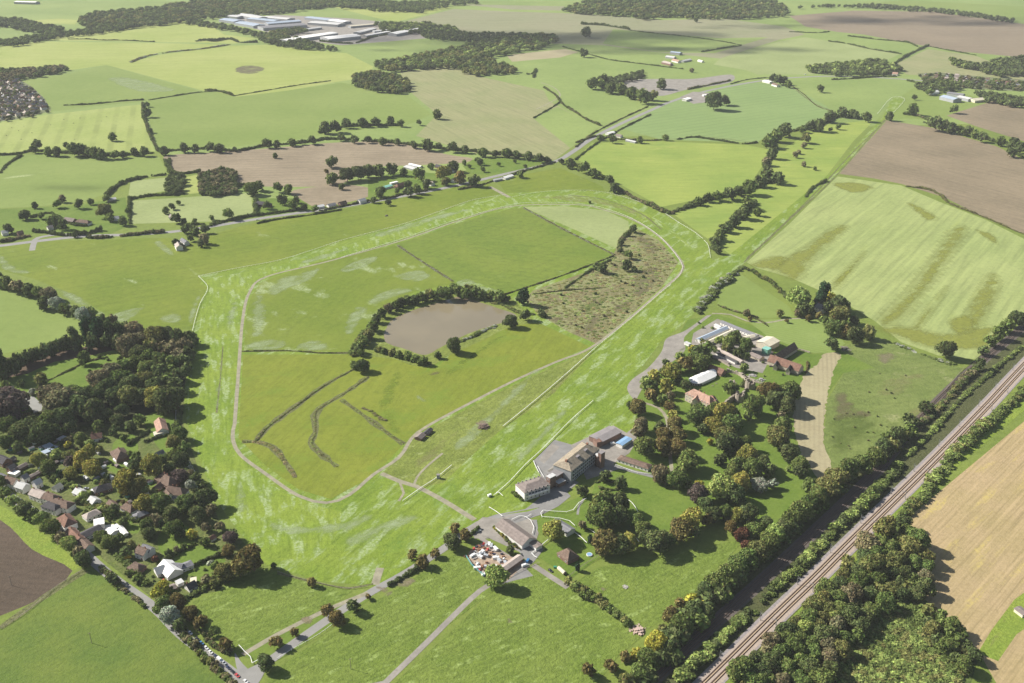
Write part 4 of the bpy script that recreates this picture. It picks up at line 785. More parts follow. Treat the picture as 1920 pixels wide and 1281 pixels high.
HEDGES = '''
thick hedge on the strip beside the pale track and stubble field|1965,695 1920,738 1855,793 1785,858 1735,925 1690,968|12|5|ggol
low scrub strip between the two railway lines, upper part|1960,612 1917,650 1850,706 1800,752 1745,812 1700,858|6|2.5|gdl
low scrub strip between the two railway lines, lower part|1690,872 1640,925 1560,1003 1510,1050 1460,1098 1400,1155 1330,1222 1280,1275|11|4.5|ggdl
bushy fence line along the old railway beside the rough field|1830,695 1800,722 1770,755 1740,785 1720,800|9|4|gobd
dense shrubs under the railway belt trees, upper part|1700,815 1640,868 1580,905 1530,950 1480,1000|17|9|ggdo
dense shrubs under the railway belt trees, lower part|1480,1000 1430,1045 1370,1095 1310,1155 1250,1225 1210,1275|17|9|dggd
clipped tall hedge between the two lower fields|1073,1098 1095,1115 1130,1135 1165,1160 1180,1172|9|5|goog
broad scrub hedge beside the home bend|1392,502 1372,518 1350,535 1328,558 1305,585|13|4|ggs
hedge running down from the home bend to the lone house|1392,502 1410,510 1425,520 1445,530 1460,545 1478,562|7|5|dgo
reedy drain across the rough field|1680,646 1720,662 1760,676 1790,684|9|1.8|ggs
hedge along the lane beside the parked cars, upper part|300,1142 325,1165 345,1192 365,1215|7|4|dgb
hedge along the lane beside the parked cars, lower part|365,1215 390,1242 420,1270 450,1300|6|4|gbo
garden hedge between the lane and the orange bushes|372,1180 390,1200 410,1218 430,1225|5|3|db
hedge along the lane below the lone dark bush|190,1066 205,1080 235,1108 270,1136|5|2.5|dgb
dark clipped hedge behind the white bungalow lawn|310,1052 340,1035 368,1020|4|3.5|dd
dark clipped hedge in front of the white bungalow|318,1082 360,1065 400,1046 435,1040|4|3.5|dd
dark hedge between the small cottage and the paddock|345,1127 370,1112 405,1095 425,1088|5|3|dgg
clipped green hedge beside the lane cottage row|142,945 165,932 190,920|5|4|ggg
garden hedge beside the drive of the pink roofed house|240,836 258,823 280,810|3.5|3|dd
garden hedge beside the lawn of the pink roofed house|272,830 290,823 312,818|3.5|3|dd
dark hedge beside the avenue near the yard entrance|886,998 880,1003 897,992|5|3|dd
long dark hedge beside the avenue|728,1100 745,1090 765,1078 785,1064|5|3|dd
clipped hedge in front of the white stand|962,925 970,932 982,940|4|3|gg
flower hedge beside the brown roofed hall|925,990 940,1003 955,1018 975,1030|3.5|2.2|yrgd
hedge around the sunken garden pond|1117,905 1130,900 1150,905 1160,915 1145,920 1125,915|3|1.4|gdo
drying hedge of shrubs north of the paddock|1345,572 1370,582 1400,590 1420,596|4|1.5|gb
hedge along the foot of the far bend road|1040,305 980,322 940,335 900,348 860,356|5|3|dgb
hedge below the upper road behind the long field|640,394 580,404 520,412 480,420|4|2.5|dg
dense hedge beside the road at the left|165,447 200,446 260,440 310,436|8|5|db
clipped hedge beside the road junction at the left|0,455 25,450 52,444|8|4|db
hedge of conifers beside the left road|62,435 90,438 120,443|6|5|dd
conifer row along the left gardens|130,442 160,440 190,432|6|6|dd
hedge along the near side of the main road up the hill|1078,300 1115,272 1160,245 1220,215|4|2.5|dg
hedge along the far side of the main road|1080,276 1110,252 1155,228 1215,200|4|2|dgb
dark hedge beside the green crop, upper bend|1155,352 1180,368 1215,385 1245,398 1262,402|8|5|dgb
hedge along the top of the young crop|1080,268 1120,256 1160,262 1220,264 1250,262|4|3|gb
hedge above the pale field by the road|1270,262 1300,258 1340,263 1390,270 1420,268|5|3.5|dg
dark hedge from the junction down to the gallops|1480,158 1508,178 1530,198 1556,208|2.5|1.4|bo
hedge along the top of the big ploughed slope|1480,60 1530,62 1555,60|4|3|dg
hedge on the crest above the ploughed slope|1590,68 1640,74 1700,80 1720,88|6|4|dg
hedge across the hillside|1553,78 1585,82 1630,92 1690,102|5|4|dg
dark hedge dropping to the village|1740,86 1720,95 1700,105 1680,118 1668,126|7|5|dg
hedge above the far brown slope, left half|1745,88 1780,95 1830,104|5|3|dg
hedge of the far hillside below the shaded field|1090,46 1130,48 1170,54 1180,56|9|8|dg
long dark hedge across the shaded hillside|1180,57 1220,62 1280,68 1340,76 1390,85|4|2.5|dd
hedge below the shaded hillside|1315,98 1350,92 1390,86|5|4|dg
hedge along the farm lane|1055,88 1090,98 1140,112 1200,120 1280,130|4|3|dg
curved bushes beside the stubble field|988,140 1000,138 1005,130 1000,146|6|4|dg
bushy hedge between the stubble field and pasture|1020,165 1040,178 1050,190 1060,200 1080,212 1100,225 1125,236|5|4|gdb
spur hedge in the stubble field|1050,192 1030,205 1000,222|3|2.5|dg
dark hedge on the far pasture edge, left|120,198 170,196 230,190 270,188|4|3|dd
hedge between the two great pastures|280,188 330,180 370,174 400,172|4|2.5|dg
bushes on the ridge between the pastures|385,170 410,172 438,180|7|5|dgb
long low hedge below the scorched pasture|440,180 500,170 560,160 620,152|3|2|dd
hedge down the middle of the left pastures|268,195 268,215 275,235 285,262 296,284|6|5|dgb
hedge above the left green field|-20,292 30,290 60,284 110,286|6|4|dg
diagonal hedge at the far left|0,325 15,308 40,292|6|3|dd
hedge along the bottom of the left green field|200,368 222,348 260,335 310,328|8|5|dg
hedge in front of the pale paddock|242,374 280,368 320,366 345,364|7|4.5|dg
hedge between brown field and copse|318,300 322,322 345,326 375,322|7|4|dg
hedge at the brown field's lower left corner|310,300 314,312 318,326|7|4|dg
hedge joining the field corner to the upper gardens|445,350 462,348 480,352|7|5|dg
scrubby bank across the yellow pastures|245,117 275,106 320,98 380,92 430,84|12|3|sbo
dark trees on the pasture crest|368,78 385,76 400,78 430,74 450,80 482,80|9|7|dd
bushes along the bright pasture top|128,74 165,74 195,76 225,76 290,79|3|3|d
hedge along the foot of the shed estate|600,78 660,82 700,70 750,62|7|5|gd
screen of trees behind the gravel yard|1112,158 1140,168 1180,178 1220,190|12|9|ggd
bushy screen below the gravel yard|1290,168 1330,160 1368,152|7|4|dgb
trees lining the village road|1370,158 1400,150 1440,146|4|2|dg
bushes along the village main road, left|1560,150 1600,148 1640,145 1680,144|5|4|dg
shrubs along the village main road, right|1700,152 1740,160 1790,172|5|4|dg
hedge right of the gallop starting pen|1695,215 1720,218 1745,228|7|5|dgb
ragged hedge along the right brown slope|1700,350 1740,356 1765,368 1780,382 1830,402|5|3|bo
rough hedge inside the gallop bank|1510,370 1525,352 1548,340|6|3.5|dg
hedge right of the rough corner|1920,296 1905,290 1890,285|7|4|dg
ragged hedge down to the right edge|1780,382 1850,410 1900,432 1960,455|3.5|2|bo
low shrubs on the pond causeway|860,642 880,634 905,622 930,612|6|1.6|gds
reeds and shrubs on the east bank of the pond|920,568 945,572 970,586 1000,590|8|2|gdo
brambles on the ditch into the inner field|1160,470 1165,448 1178,435 1190,424|5|2.5|dgb
dark brambles along the inner field boundary|1060,540 1100,512 1120,500 1148,486|4|2|dg
vegetable rows in the orchard garden|55,738 95,712 130,695 160,680 200,670|3|1.3|dgb
row of saplings along the right castle wall|1513,680 1514,690 1511,700|2.5|1.6|rb
garden shrubs along the back of the village plots|60,870 90,850 120,830 150,815|7|4|gdgb
shrubs in the terrace gardens|50,890 80,885 110,905 135,915|8|4|gdgl
shrubs behind the lane cottages|150,935 170,950 200,960 225,985|9|4|gdol
shrubs around the white gravelled yard|235,965 245,975 262,975|8|4|gdd
shrubs on the racecourse side of the gardens|345,880 365,905 385,915|7|4|gdd
shrubs beside the small cottage garden|370,1098 385,1092 405,1090 415,1082|8|3|obg
shrubs along the upper garden fence|340,770 330,800 325,812|5|3|gd
bushes between the lane and the bungalow|218,1040 240,1062 262,1082 275,1096|7|3.5|gdg
shrubs along the castle drive|1310,640 1330,650 1345,662|7|4|gdo
shrubs below the castle house|1290,735 1302,752 1300,765|7|4|gdg
shrubs along the ruined castle walls|1392,700 1400,715 1390,725|5|2.5|gdb
shrubs behind the stables|1395,592 1420,600 1440,612|3|2|bg
continuous hedge above the brown field, left part|300,286 345,281 400,280 440,284 500,274 550,270 600,264|8|4.5|dgd
continuous hedge above the brown field, middle part|600,262 640,262 700,266 745,269 790,275 840,281|9|5|dgd
continuous hedge above the brown field, right part|840,281 880,284 930,290 980,294 1030,302|10|6|ddg
lower hedge under the left boundary trees|90,287 140,288 190,292 240,291 290,287|9|5|dgd
dense hedge of the gallops, upper part|1625,224 1580,216 1540,234 1500,244 1470,250 1448,266|11|6|dgd
dense hedge of the gallops, middle part|1448,266 1446,290 1436,305 1438,325 1452,338 1425,346|11|6|dgg
dense hedge of the gallops, lower part|1425,346 1395,358 1360,368 1330,374 1300,384 1265,398|12|6|dgd
dense hedge between gallops and home bend|1415,382 1395,398 1375,415 1358,432 1345,450 1340,470|14|6.5|dgd
hedge joining the trees on the tilled field edge|1735,231 1770,241 1810,249 1850,262 1900,274|9|5|dgd
hedge joining the trees above the far bend|1065,306 1095,318 1125,330 1148,346 1160,358|9|5|dgd
hedge linking the trees on the pasture spur|600,250 620,244 650,238 700,236 750,236|8|5|dgd
garden hedges of the upper road houses, left|60,408 90,400 110,408 130,420 160,425|6|3|dg
garden hedge behind the upper road houses, middle|243,372 243,395 244,420|5|4|dg
garden hedge behind the upper road houses, right|478,370 480,385 476,402 440,412 400,418 350,424|7|4|dgd
roadside hedge below the pale fields|395,424 430,414 470,406 520,400 570,392|6|4|dgd
garden hedges by the road bend|600,396 640,388 680,380 720,374 760,364 800,358|5|3|dgb
dark hedge of the far left field boundary|-20,532 30,540 70,552 110,572 150,590 185,606|13|5|dgbs
row hedge under the tall dark trees|-20,695 30,684 80,668 130,650 165,632|10|6|dd
dense undergrowth on the far bank of the pond|662,668 672,648 690,622 712,592 745,574 790,561 840,550 890,552 940,562|11|4|dgo
dense undergrowth on the near bank of the pond|705,658 730,664 760,672 795,682 805,684|8|3|dgo
shrubs along the far bend scrub|1186,430 1170,445 1160,462 1170,480|6|3|dgb
dark ditch scrub, long diagonal of the inner course|455,828 478,828 500,803 560,758 610,722 668,690|3|.8|odlb
brownish ditch scrub, lower left of the inner course|480,828 510,838 530,860 553,893|4.6|.6|obow
curved ditch scrub in the inner course|690,707 650,735 600,765 590,780 592,810 583,830 600,850 632,875|2.8|.6|olbo
straight ditch scrub to the course barn|640,750 690,785 730,815 757,833|2.6|.5|olbo
low dark hedge across the inner course|454,659 540,658 600,662 662,662|2.4|1|dob
low brown line across the upper inner course|745,460 790,490 850,528|3|.8|osb
low brown line beside the pale inner field|982,390 1060,432 1152,478|3.5|1|osb
dark ditch above the scrub land|945,553 1040,522 1100,500 1150,480|2.5|1.4|dob
dark ditch through the scrub land|1000,552 1060,545 1130,540|2.5|1.4|dob
short brown scrub mound in the inner course|680,766 695,772 712,784 722,790|5|1.2|bo
'''
for ln in HEDGES.strip().split('\n'):
    a = ln.split('|'); hedge(a[0], a[1], float(a[2]), float(a[3]), a[4])
# single bushes in gardens and rough corners
def bushes(where, px, wpx, n, colours):
    L = fill(px, wpx, colours, RW, 0.2)[:n]; L.sort()
    cnt = {}
    for x, y, w_, c in L: cnt[c] = cnt.get(c, 0)+1
    seen = {}
    for x, y, w_, c in L:
        i = seen.get(c, 0); seen[c] = i+1; r = w_/2/S(y); g = G(x, y, r*0.7)
        o = link('bush', LOWB[RW.randrange(4)], None, None, (g[0], g[1], r*0.55)); o.scale = (r, r, r*0.85); v = RW.uniform(0.8, 1.2); tc = TINT[c]
        o.color = (tc[0]*v, tc[1]*v, tc[2]*v, 1); o.rotation_euler = (0, 0, RW.uniform(0, 6.28))
        lab = f"{WORD[c]} bush {where}"
        if cnt[c] > 1: lab += f", {number(i)}{'' if i == 0 else ' from left'}"
        tag(o, lab, 'bush', 'bushes ' + where)
bushes('in the gardens above the terrace', '30,860 60,830 110,840 160,900 200,890 230,870 240,890 180,925 120,905 60,895', 9, 34, 'gdolbs')
bushes('in the gardens behind the cottages', '150,935 180,925 230,920 260,965 250,985 215,985 170,970 150,960', 8, 30, 'gdolr')
bushes('in the orchard garden', '20,740 120,700 200,672 240,672 180,715 80,745', 7, 12, 'gdrb')
bushes('between the sheds and the wood', '60,800 110,820 150,800 200,810 200,850 140,840 100,850 60,830', 9, 26, 'gdolb')
bushes('around the white bungalow', '230,1010 250,1040 240,1070 270,1095 300,1090 320,1105 370,1095 420,1075 410,1050 390,1070 360,1030 300,1045', 7, 14, 'gdrlb')
bushes('in the scrub of the inner course', '1100,520 1180,470 1240,480 1240,530 1120,630 1040,590 1010,565', 6, 26, 'dbog')
bushes('in the rough field by the railway', '1560,770 1640,700 1700,700 1700,790 1600,860 1560,850', 4, 24, 'dbo')
bushes('along the castle gardens', '1300,600 1440,640 1500,720 1440,710 1400,690 1330,680', 6, 22, 'gdbl')
bushes('between the pink and brown roofed houses', '205,860 240,870 280,905 330,890 380,900 380,925 330,900 250,900 200,880', 8, 18, 'gdop')
# ------------------------------------------------------------------ buildings
WALL = dict(w=surf('white_render', (0.72, 0.70, 0.66), 0.12, 3), k=surf('red_brick', (0.21, 0.13, 0.10), 0.3, 1.5), s=surf('pale_stone', (0.48, 0.42, 0.33), 0.3, 1.5), g=surf('grey_cladding', (0.34, 0.35, 0.36), 0.15, 3),
            c=surf('cream_render', (0.62, 0.56, 0.44), 0.15, 3), n=surf('green_cladding', (0.16, 0.36, 0.27), 0.15, 3), t=surf('dark_timber', (0.10, 0.08, 0.07), 0.3, 2))
ROOF = dict(b=roof_mat('brown_tile', (0.19, 0.135, 0.105), .9, .5), r=roof_mat('red_tile', (0.23, 0.135, 0.10), .9, .5), p=roof_mat('pink_tile', (0.42, 0.27, 0.205), .9, .45), g=roof_mat('grey_slate', (0.22, 0.22, 0.235)), d=roof_mat('dark_slate', (0.085, 0.08, 0.085)),
            w=surf('white_roof', (0.80, 0.79, 0.76), 0.08, 4), l=surf('pale_grey_roof', (0.50, 0.50, 0.49), 0.15, 4), t=roof_mat('tan_sheet', (0.33, 0.28, 0.21), 1.4, 0.5), m=roof_mat('mossy_sheet', (0.25, 0.21, 0.19), 1.2),
            u=surf('blue_roof', (0.20, 0.34, 0.52), 0.12, 4), c=surf('cream_roof', (0.60, 0.55, 0.42), 0.15, 4), a=surf('pinkish_asbestos', (0.40, 0.34, 0.30), 0.25, 3), n=surf('green_roof', (0.20, 0.45, 0.38), 0.2, 3), k=surf('blue_grey_roof', (0.33, 0.39, 0.47), 0.12, 4),
            e=surf('grey_felt', (0.24, 0.22, 0.22), 0.2, 6, dirt=(0.17, 0.16, 0.15)))
M_glass = surf('window_glass', (0.035, 0.045, 0.06), 0.1, 3, rough=0.08, spec=0.6)
M_frame = surf('window_frame', (0.75, 0.74, 0.71), 0.05, 3); M_door = surf('door_paint', (0.18, 0.10, 0.07), 0.1, 3); M_chim = surf('chimney_brick', (0.30, 0.15, 0.10), 0.3, 1)
M_white0 = surf('white_balustrade', (0.7, 0.7, 0.68), .05, 3)
def building(label, ridges, wall='w', roof='b', name='house', cat='house', chim=1, win=1, group=None, loc_y=None):
    """ridges: 'x1,y1,x2,y2,width,eave,ridge,type' in photo points lying at ridge height; type g gable, h hip, f flat"""
    rs = [r.split(',') for r in ridges.split()]; first = rs[0]; root = None
    for i, r in enumerate(rs):
        x1, y1, x2, y2, W, ev, rh = map(float, r[:7]); ty = r[7]; rm = ROOF[r[8]] if len(r) > 8 else ROOF[roof]; wm = WALL[r[9]] if len(r) > 9 else WALL[wall]
        a, b = G(x1, y1, rh), G(x2, y2, rh); c = (a+b)/2; L = np.linalg.norm((b-a)[:2]); an = math.atan2(b[1]-a[1], b[0]-a[0])
        if root is None:
            root = empty(name, (c[0], c[1], 0), an); tag(root, label, cat, group); c0, an0 = c, an
        d = c-c0; ca, sa = math.cos(-an0), math.sin(-an0); ox, oy, ra = d[0]*ca-d[1]*sa, d[0]*sa+d[1]*ca, an-an0
        def T(p):
            q, s_ = math.cos(ra), math.sin(ra); return (ox+p[0]*q-p[1]*s_, oy+p[0]*s_+p[1]*q, p[2])
        hl, hw = L/2, W/2; oh = 0.4 if W > 3 else 0.2
        if ty == 'h': hl += hw*0.9
        wv = MB(); vs = [(-hl, -hw, -.3), (hl, -hw, -.3), (hl, hw, -.3), (-hl, hw, -.3), (-hl, -hw, ev), (hl, -hw, ev), (hl, hw, ev), (-hl, hw, ev)]
        fs = [(3, 2, 1, 0), (0, 1, 5, 4), (2, 3, 7, 6)]
        if ty == 'g': vs += [(-hl, 0, rh-.12), (hl, 0, rh-.12)]; fs += [(1, 2, 6, 9, 5), (3, 0, 4, 8, 7)]
        else: fs += [(1, 2, 6, 5), (3, 0, 4, 7), (4, 5, 6, 7)]
        wv.add([T(v) for v in vs], fs); wv.build('wall', wm, root)
        rf = MB(); k = (rh-ev)/max(hw, .1); e2 = ev-oh*k
        if ty == 'g':
            for s_ in (-1, 1):
                q = [(-hl-oh, 0, rh), (hl+oh, 0, rh), (hl+oh, s_*(hw+oh), e2), (-hl-oh, s_*(hw+oh), e2)]; u = [(x, y, z+.22) for x, y, z in q]
                rf.add([T(v) for v in q+u], [(0, 1, 2, 3), (7, 6, 5, 4), (0, 4, 5, 1), (1, 5, 6, 2), (2, 6, 7, 3), (3, 7, 4, 0)])
        elif ty == 'h':
            q = [(-hl-oh, -hw-oh, ev), (hl+oh, -hw-oh, ev), (hl+oh, hw+oh, ev), (-hl-oh, hw+oh, ev)]; u = [(x, y, z+.2) for x, y, z in q]; q += u+[(-hl+hw*.9, 0, rh+.1), (hl-hw*.9, 0, rh+.1)]
            rf.add([T(v) for v in q], [(3, 2, 1, 0), (0, 1, 5, 4), (1, 2, 6, 5), (2, 3, 7, 6), (3, 0, 4, 7), (4, 5, 9, 8), (5, 6, 9), (6, 7, 8, 9), (7, 4, 8)])
        else:
            q = [(-hl-.25, -hw-.25, ev+.003), (hl+.25, -hw-.25, ev+.003), (hl+.25, hw+.25, ev+.003), (-hl-.25, hw+.25, ev+.003)]
            rf.add([T(v) for v in q+[(x, y, z+.35) for x, y, z in q]], [(3, 2, 1, 0), (4, 5, 6, 7), (0, 1, 5, 4), (1, 2, 6, 5), (2, 3, 7, 6), (3, 0, 4, 7)])
        ro = rf.build('roof', rm, root)
        if i == 0 and chim:
            for j in range(chim):
                px = -hl*0.7 if j == 0 else hl*0.6
                if ty == 'h': px *= 0.3
                p = T((px, .3, rh+.4)); m = MB().box(p, (1.0, .7, 2.0), ra); m.bar((p[0]-.2, p[1], p[2]+1), (p[0]-.2, p[1], p[2]+1.5), .15); m.bar((p[0]+.25, p[1], p[2]+1), (p[0]+.25, p[1], p[2]+1.5), .15); m.build('chimney', M_chim, ro)
        if win:
            st = 3.4 if win == 1 else 4.2; n = max(1, int((2*hl-1.6)/st)); n = min(n, 12)
            for s_ in (-1, 1):
                for z in ([1.5] if ev < 4.5 else [1.5, 4.2]) if ev < 8 else [2, 5.4, 8.8]:
                    for j in range(n):
                        x = (j-(n-1)/2)*(2*hl-1.2)/n
                        if s_ == -1 and z < 2.1 and j == n//2 and i == 0:
                            MB().box(T((x, s_*(hw+.04), 1.02)), (1.0, .09, 2.04), ra).build('door', M_door, root); continue
                        f = MB().box(T((x, s_*(hw+.03), z)), (1.5, .07, 1.3), ra).build('window', M_frame, root)
                        MB().box(T((x, s_*(hw+.075), z)), (1.2, .03, 1.0), ra).build('pane', M_glass, f)
    return root
B = building
# village
B('large white bungalow with white and grey cross gables', '307,1049,327,1068,12,3,7,g,w 306,1059,290,1065,9,3,6.5,g,l 318,1056,342,1058,8,3,5.5,g,g 330,1063,352,1055,7,3,4.6,h,g', 'w', 'l', 'bungalow', 'house', 0)
B('brown hip roofed garage left of the white bungalow', '251,1055,259,1058,8,2.6,6,h', 'k', 'b', 'garage', 'garage', 0)
B('white two storey house with brown roof and dark lean to', '258,1024,275,1030,8,5.2,8.2,g 268,1020,284,1027,6,5,7.5,g,g', 'w', 'b', chim=2)
B('small cottage with dark roof nearest the paddock hedge', '349,1096,364,1088,7,2.8,5.8,g', 'w', 'd')
B('flat grey outbuilding beside the small cottage', '331,1093,342,1088,5,2.6,2.8,f', 'w', 'l', 'outbuilding', 'outbuilding', 0, 0)
B('low brown roofed shed next to the flat outbuilding', '316,1101,328,1096,6,2.3,3.4,g', 'k', 'm', 'shed', 'shed', 0, 0)
B('flat pale roofed annexe behind the small cottage', '357,1088,368,1086,5,3,3.2,f', 'w', 'c', 'annexe', 'outbuilding', 0, 0)
B('small bright red roofed garden shed', '391,1008,402,1002,4.5,2.2,3.8,g', 'w', 'r', 'garden_shed', 'shed', 0, 0)
B('long red roofed cottage row facing the lane', '130,988,150,1008,8,4.6,7.6,g 150,1008,166,1022,8,4.2,7,g,b', 'w', 'r', 'terrace', 'terrace', 2)
B('dark roofed hall with white edges behind the lane row', '152,1001,186,984,9,3.5,5.5,g', 'w', 'd', 'hall', 'building', 0)
B('flat white roofed block at the end of the dark hall', '176,980,195,976,9,4,4.2,f', 'w', 'w', 'outbuilding', 'outbuilding', 0, 0)
B('long narrow white roofed greenhouse beside the gravel yard', '224,986,235,1000,4,2.4,3.2,g', 'w', 'w', 'greenhouse', 'greenhouse', 0, 0)
B('jumbled white sheds on the bright gravel yard', '203,990,214,996,7,3,4,g 214,988,222,984,5,3,3.5,f', 'w', 'w', 'shed', 'shed', 0, 0)
B('house with steep reddish hip roof beside the lane', '120,964,127,972,10,4.8,9,h', 'w', 'r', chim=1)
B('large white house with twin dark hip roofs', '103,935,125,941,9,5.2,8.4,h,b 88,941,103,946,8,5.2,8,h,d', 'w', 'd', chim=2)
B('brown tiled house squeezed between two white houses', '86,923,100,928,9,5,8.6,h', 'w', 'b')
B('house with pale grey roof in the lane row', '60,916,82,924,9,5,8,g', 'w', 'a')
B('white roofed terraced house near the left lane bend', '33,903,48,908,8,5,7.8,g', 'w', 'l')
B('brown roofed terraced house at the lane bend', '12,893,30,899,8,5,8,g', 'w', 'b')
B('white flat extension behind the terraced houses', '19,884,33,887,6,2.8,3,f', 'w', 'w', 'extension', 'outbuilding', 0, 0)
B('grey terraced house at the left picture edge', '-6,886,8,892,8,5,8,g', 'k', 'g')
B('long brown roofed shed in the upper gardens', '30,877,49,867,5,2.3,3.6,g', 'k', 'm', 'shed', 'shed', 0, 0)
B('long pale roofed workshop behind the terraced houses', '50,895,75,882,4,2.4,3.2,g', 'k', 'm', 'workshop', 'shed', 0, 0)
B('dark roofed house at the left edge of the gardens', '-4,852,12,860,9,4,7.4,g', 'k', 'd')
B('narrow dark outbuilding below the left edge house', '5,868,26,855,5,2.4,4,g', 'k', 'd', 'shed', 'shed', 0, 0)
B('white walled bungalow hidden among garden shrubs', '142,915,153,920,8,2.7,5,g', 'w', 'l')
B('dark roofed bungalow with tall conifer hedge in front', '184,911,198,907,9,2.8,6.4,h', 'k', 'd')
B('white gabled garage beside the gravel drive', '205,937,214,944,6,2.6,4.8,g', 'w', 'b', 'garage', 'garage', 0, 0)
B('pale stone cottage with brown hip roof in the trees', '236,943,246,948,8,2.8,6.5,h', 'w', 'b')
B('large house with steep dark brown roof', '304,886,318,894,11,4,9.5,h 300,904,290,912,6,2.6,5,g', 'k', 'b', chim=2)
B('brown roofed house with bright white gable wall', '318,911,338,914,10,4.2,9,h 312,918,318,925,6,4,7.5,g', 'w', 'b', chim=2)
B('small grey roofed building behind the trees near the racecourse', '322,930,348,922,5,2.6,4,g', 'w', 'g', 'outbuilding', 'outbuilding', 0)
B('pink tiled bungalow on the racecourse edge', '298,783,304,803,10,3,6.4,g', 'w', 'p')
B('pale flat roofed double garage below the pink bungalow', '289,813,307,808,6,2.6,2.8,f', 'w', 'c', 'garage', 'garage', 0, 0)
B('grey brown roofed chalet house with dark dormer', '277,856,305,843,9,3,6.6,g', 'k', 'g')
B('square house with brown pyramid roof', '221,840,226,846,12,3.2,8,h', 'k', 'b')
B('tiny brown roofed outbuilding by the pale drive', '239,884,246,888,5,2.4,4,g', 'k', 'b', 'outbuilding', 'outbuilding', 0, 0)
B('red roofed house almost hidden in the wood', '170,814,190,811,8,3.5,6.8,g', 'w', 'r')
B('pale flat roofed garage in the middle of the wood gardens', '112,820,124,824,7,2.5,2.7,f', 'g', 'l', 'garage', 'garage', 0, 0)
for i, (a, b, wd) in enumerate((('82,838', '96,832', 'upper'), ('93,842', '104,836', 'middle'), ('80,849', '92,844', 'lower'))):
    B(f'{wd} of three low grey sheds in the wood gardens', f'{a},{b},6,2.3,2.5,f', 'g', 'k', 'shed', 'shed', 0, 0, 'grey garden sheds')
for i, (q, wl, rf) in enumerate((('62,902,74,896,7,4.6,7.4,g', 'w', 'l'), ('14,875,26,869,7,4.6,7.6,g', 'k', 'm'), ('40,892,50,887,6,4.4,7,g', 'w', 'g'), ('100,912,112,905,7,2.8,5.2,g', 'w', 'c'), ('165,962,176,957,8,2.8,5.4,h', 'w', 'a'),
        ('128,948,137,944,6,2.4,4.2,g', 'w', 'g'), ('170,930,180,936,8,2.8,5.6,g', 'w', 'l'), ('258,962,268,958,7,2.8,5,h', 'k', 'g'), ('75,868,86,862,7,3,5.6,g', 'w', 'b'), ('118,880,128,874,7,3,5.4,g', 'w', 'l'))):
    B(['white terraced house behind the left lane bend', 'brown roofed house behind the terrace at the left edge', 'small slate roofed extension house of the left terrace', 'cream roofed bungalow above the lane terraces', 'pale hip roofed bungalow above the dark hall', 'small grey garage behind the twin hip roofs', 'white roofed bungalow left of the conifer hedge', 'grey hip roofed cottage right of the stone cottage', 'brown roofed bungalow deep in the garden plots', 'white roofed bungalow below the golden trees'][i], q, wl, rf, 'house', 'house', 0)
# racecourse
gs = B('long grandstand with hipped tan roof and glazed back', '1099,834,1064,862,18,12,16.5,h,t', 'g', 't', 'grandstand', 'grandstand', 0, 2)
B('dark brick stair block at the near end of the grandstand', '1034,884,1048,891,11,8,8.2,f,e 1030,890,1037,894,7,11,11.2,f,l 1046,899,1054,904,8,4,4.2,f,l', 'k', 'e', 'brick_block', 'building', 0)
B('brick and white tower at the far end of the grandstand', '1125,846,1131,849,5,15,15.3,f,e 1120,850,1124,855,4,11,11.3,f,l', 'k', 'e', 'tower', 'tower', 0, 0)
B('broad flat dark roofed hall beyond the grandstand', '1116,822,1154,803,15,5,6,g', 'k', 'e', 'hall', 'building', 0, 0)
B('small red topped link roof beside the grandstand', '1117,822,1124,829,5,5.6,5.8,f,r', 'k', 'r', 'link_building', 'building', 0, 0)
B('blue roofed cabin behind the grandstand', '1161,832,1179,820,7,3.6,4.2,g', 'w', 'u', 'cabin', 'cabin', 0, 0)
B('long low pavilion with brown roof and white front', '1168,856,1212,870,8,3,5,h', 'w', 'b', 'pavilion', 'pavilion', 0)
B('square white weighing room with brown roof and upper balcony', '988,908,1010,901,15,8,10.5,h,m', 'w', 'm', 'clubhouse', 'clubhouse', 0)
B('long grey brown roofed hall beside the flower hedge', '942,973,992,1009,14,3.8,7.6,g,m', 'w', 'm', 'hall', 'hall', 0, 0)
B('lean to stable roof joined to the hall end', '998,1014,1011,1024,6,3,3.6,g,m', 'w', 'm', 'lean_to', 'shed', 0, 0)
B('slate grey roofed shed with white front behind the tree', '1040,973,1071,992,9,3.4,5.6,g,g 1028,979,1037,984,7,2.6,3.4,f,w', 'w', 'g', 'shed', 'shed', 0, 0)
B('tan roofed open shed beside the scrap yard', '932,1072,976,1041,6,3,4.2,g,a', 'k', 'a', 'shed', 'shed', 0, 0)
B('brick lodge with steep pyramid roof and skylights', '1063,1029,1068,1033,11,2.8,7.6,h', 'k', 'b', 'lodge', 'house', 0)
B('low old barn with brown roof inside the course', '783,819,792,811,7,2.4,4,g,m 797,811,807,802,5,2.2,3.4,g,d', 'k', 'm', 'barn', 'barn', 0, 0)
def facade(root, side, x0, x1, off, zs, h, name='glazing_band', every=3.2):
    """glass band with white mullions standing proud of a long wall"""
    for z in zs:
        g_ = MB().box(((x0+x1)/2, side*(off+.12), z), (x1-x0, .2, h)).build(name, M_glass, root); m = MB(); n = max(2, int((x1-x0)/every))
        for i in range(n+1): m.box((x0+(x1-x0)*i/n, side*(off+.25), z), (.35, .12, h+.3))
        m.box(((x0+x1)/2, side*(off+.24), z+h/2+.12), (x1-x0, .1, .24)); m.box(((x0+x1)/2, side*(off+.24), z-h/2-.12), (x1-x0, .1, .24)); m.build('mullions', M_frame, g_)
fs_ = gs.children; L_ = 21
near = 1 if (gs.matrix_basis @ __import__('mathutils').Vector((0, 1, 0)) - gs.location).y < 0 else -1
facade(gs, near, -L_, L_, 9, (3.2, 6.6, 10.0), 2.1); facade(gs, -near, -L_, L_, 9, (9.4,), 3.6, 'viewing_gallery', 4.5)
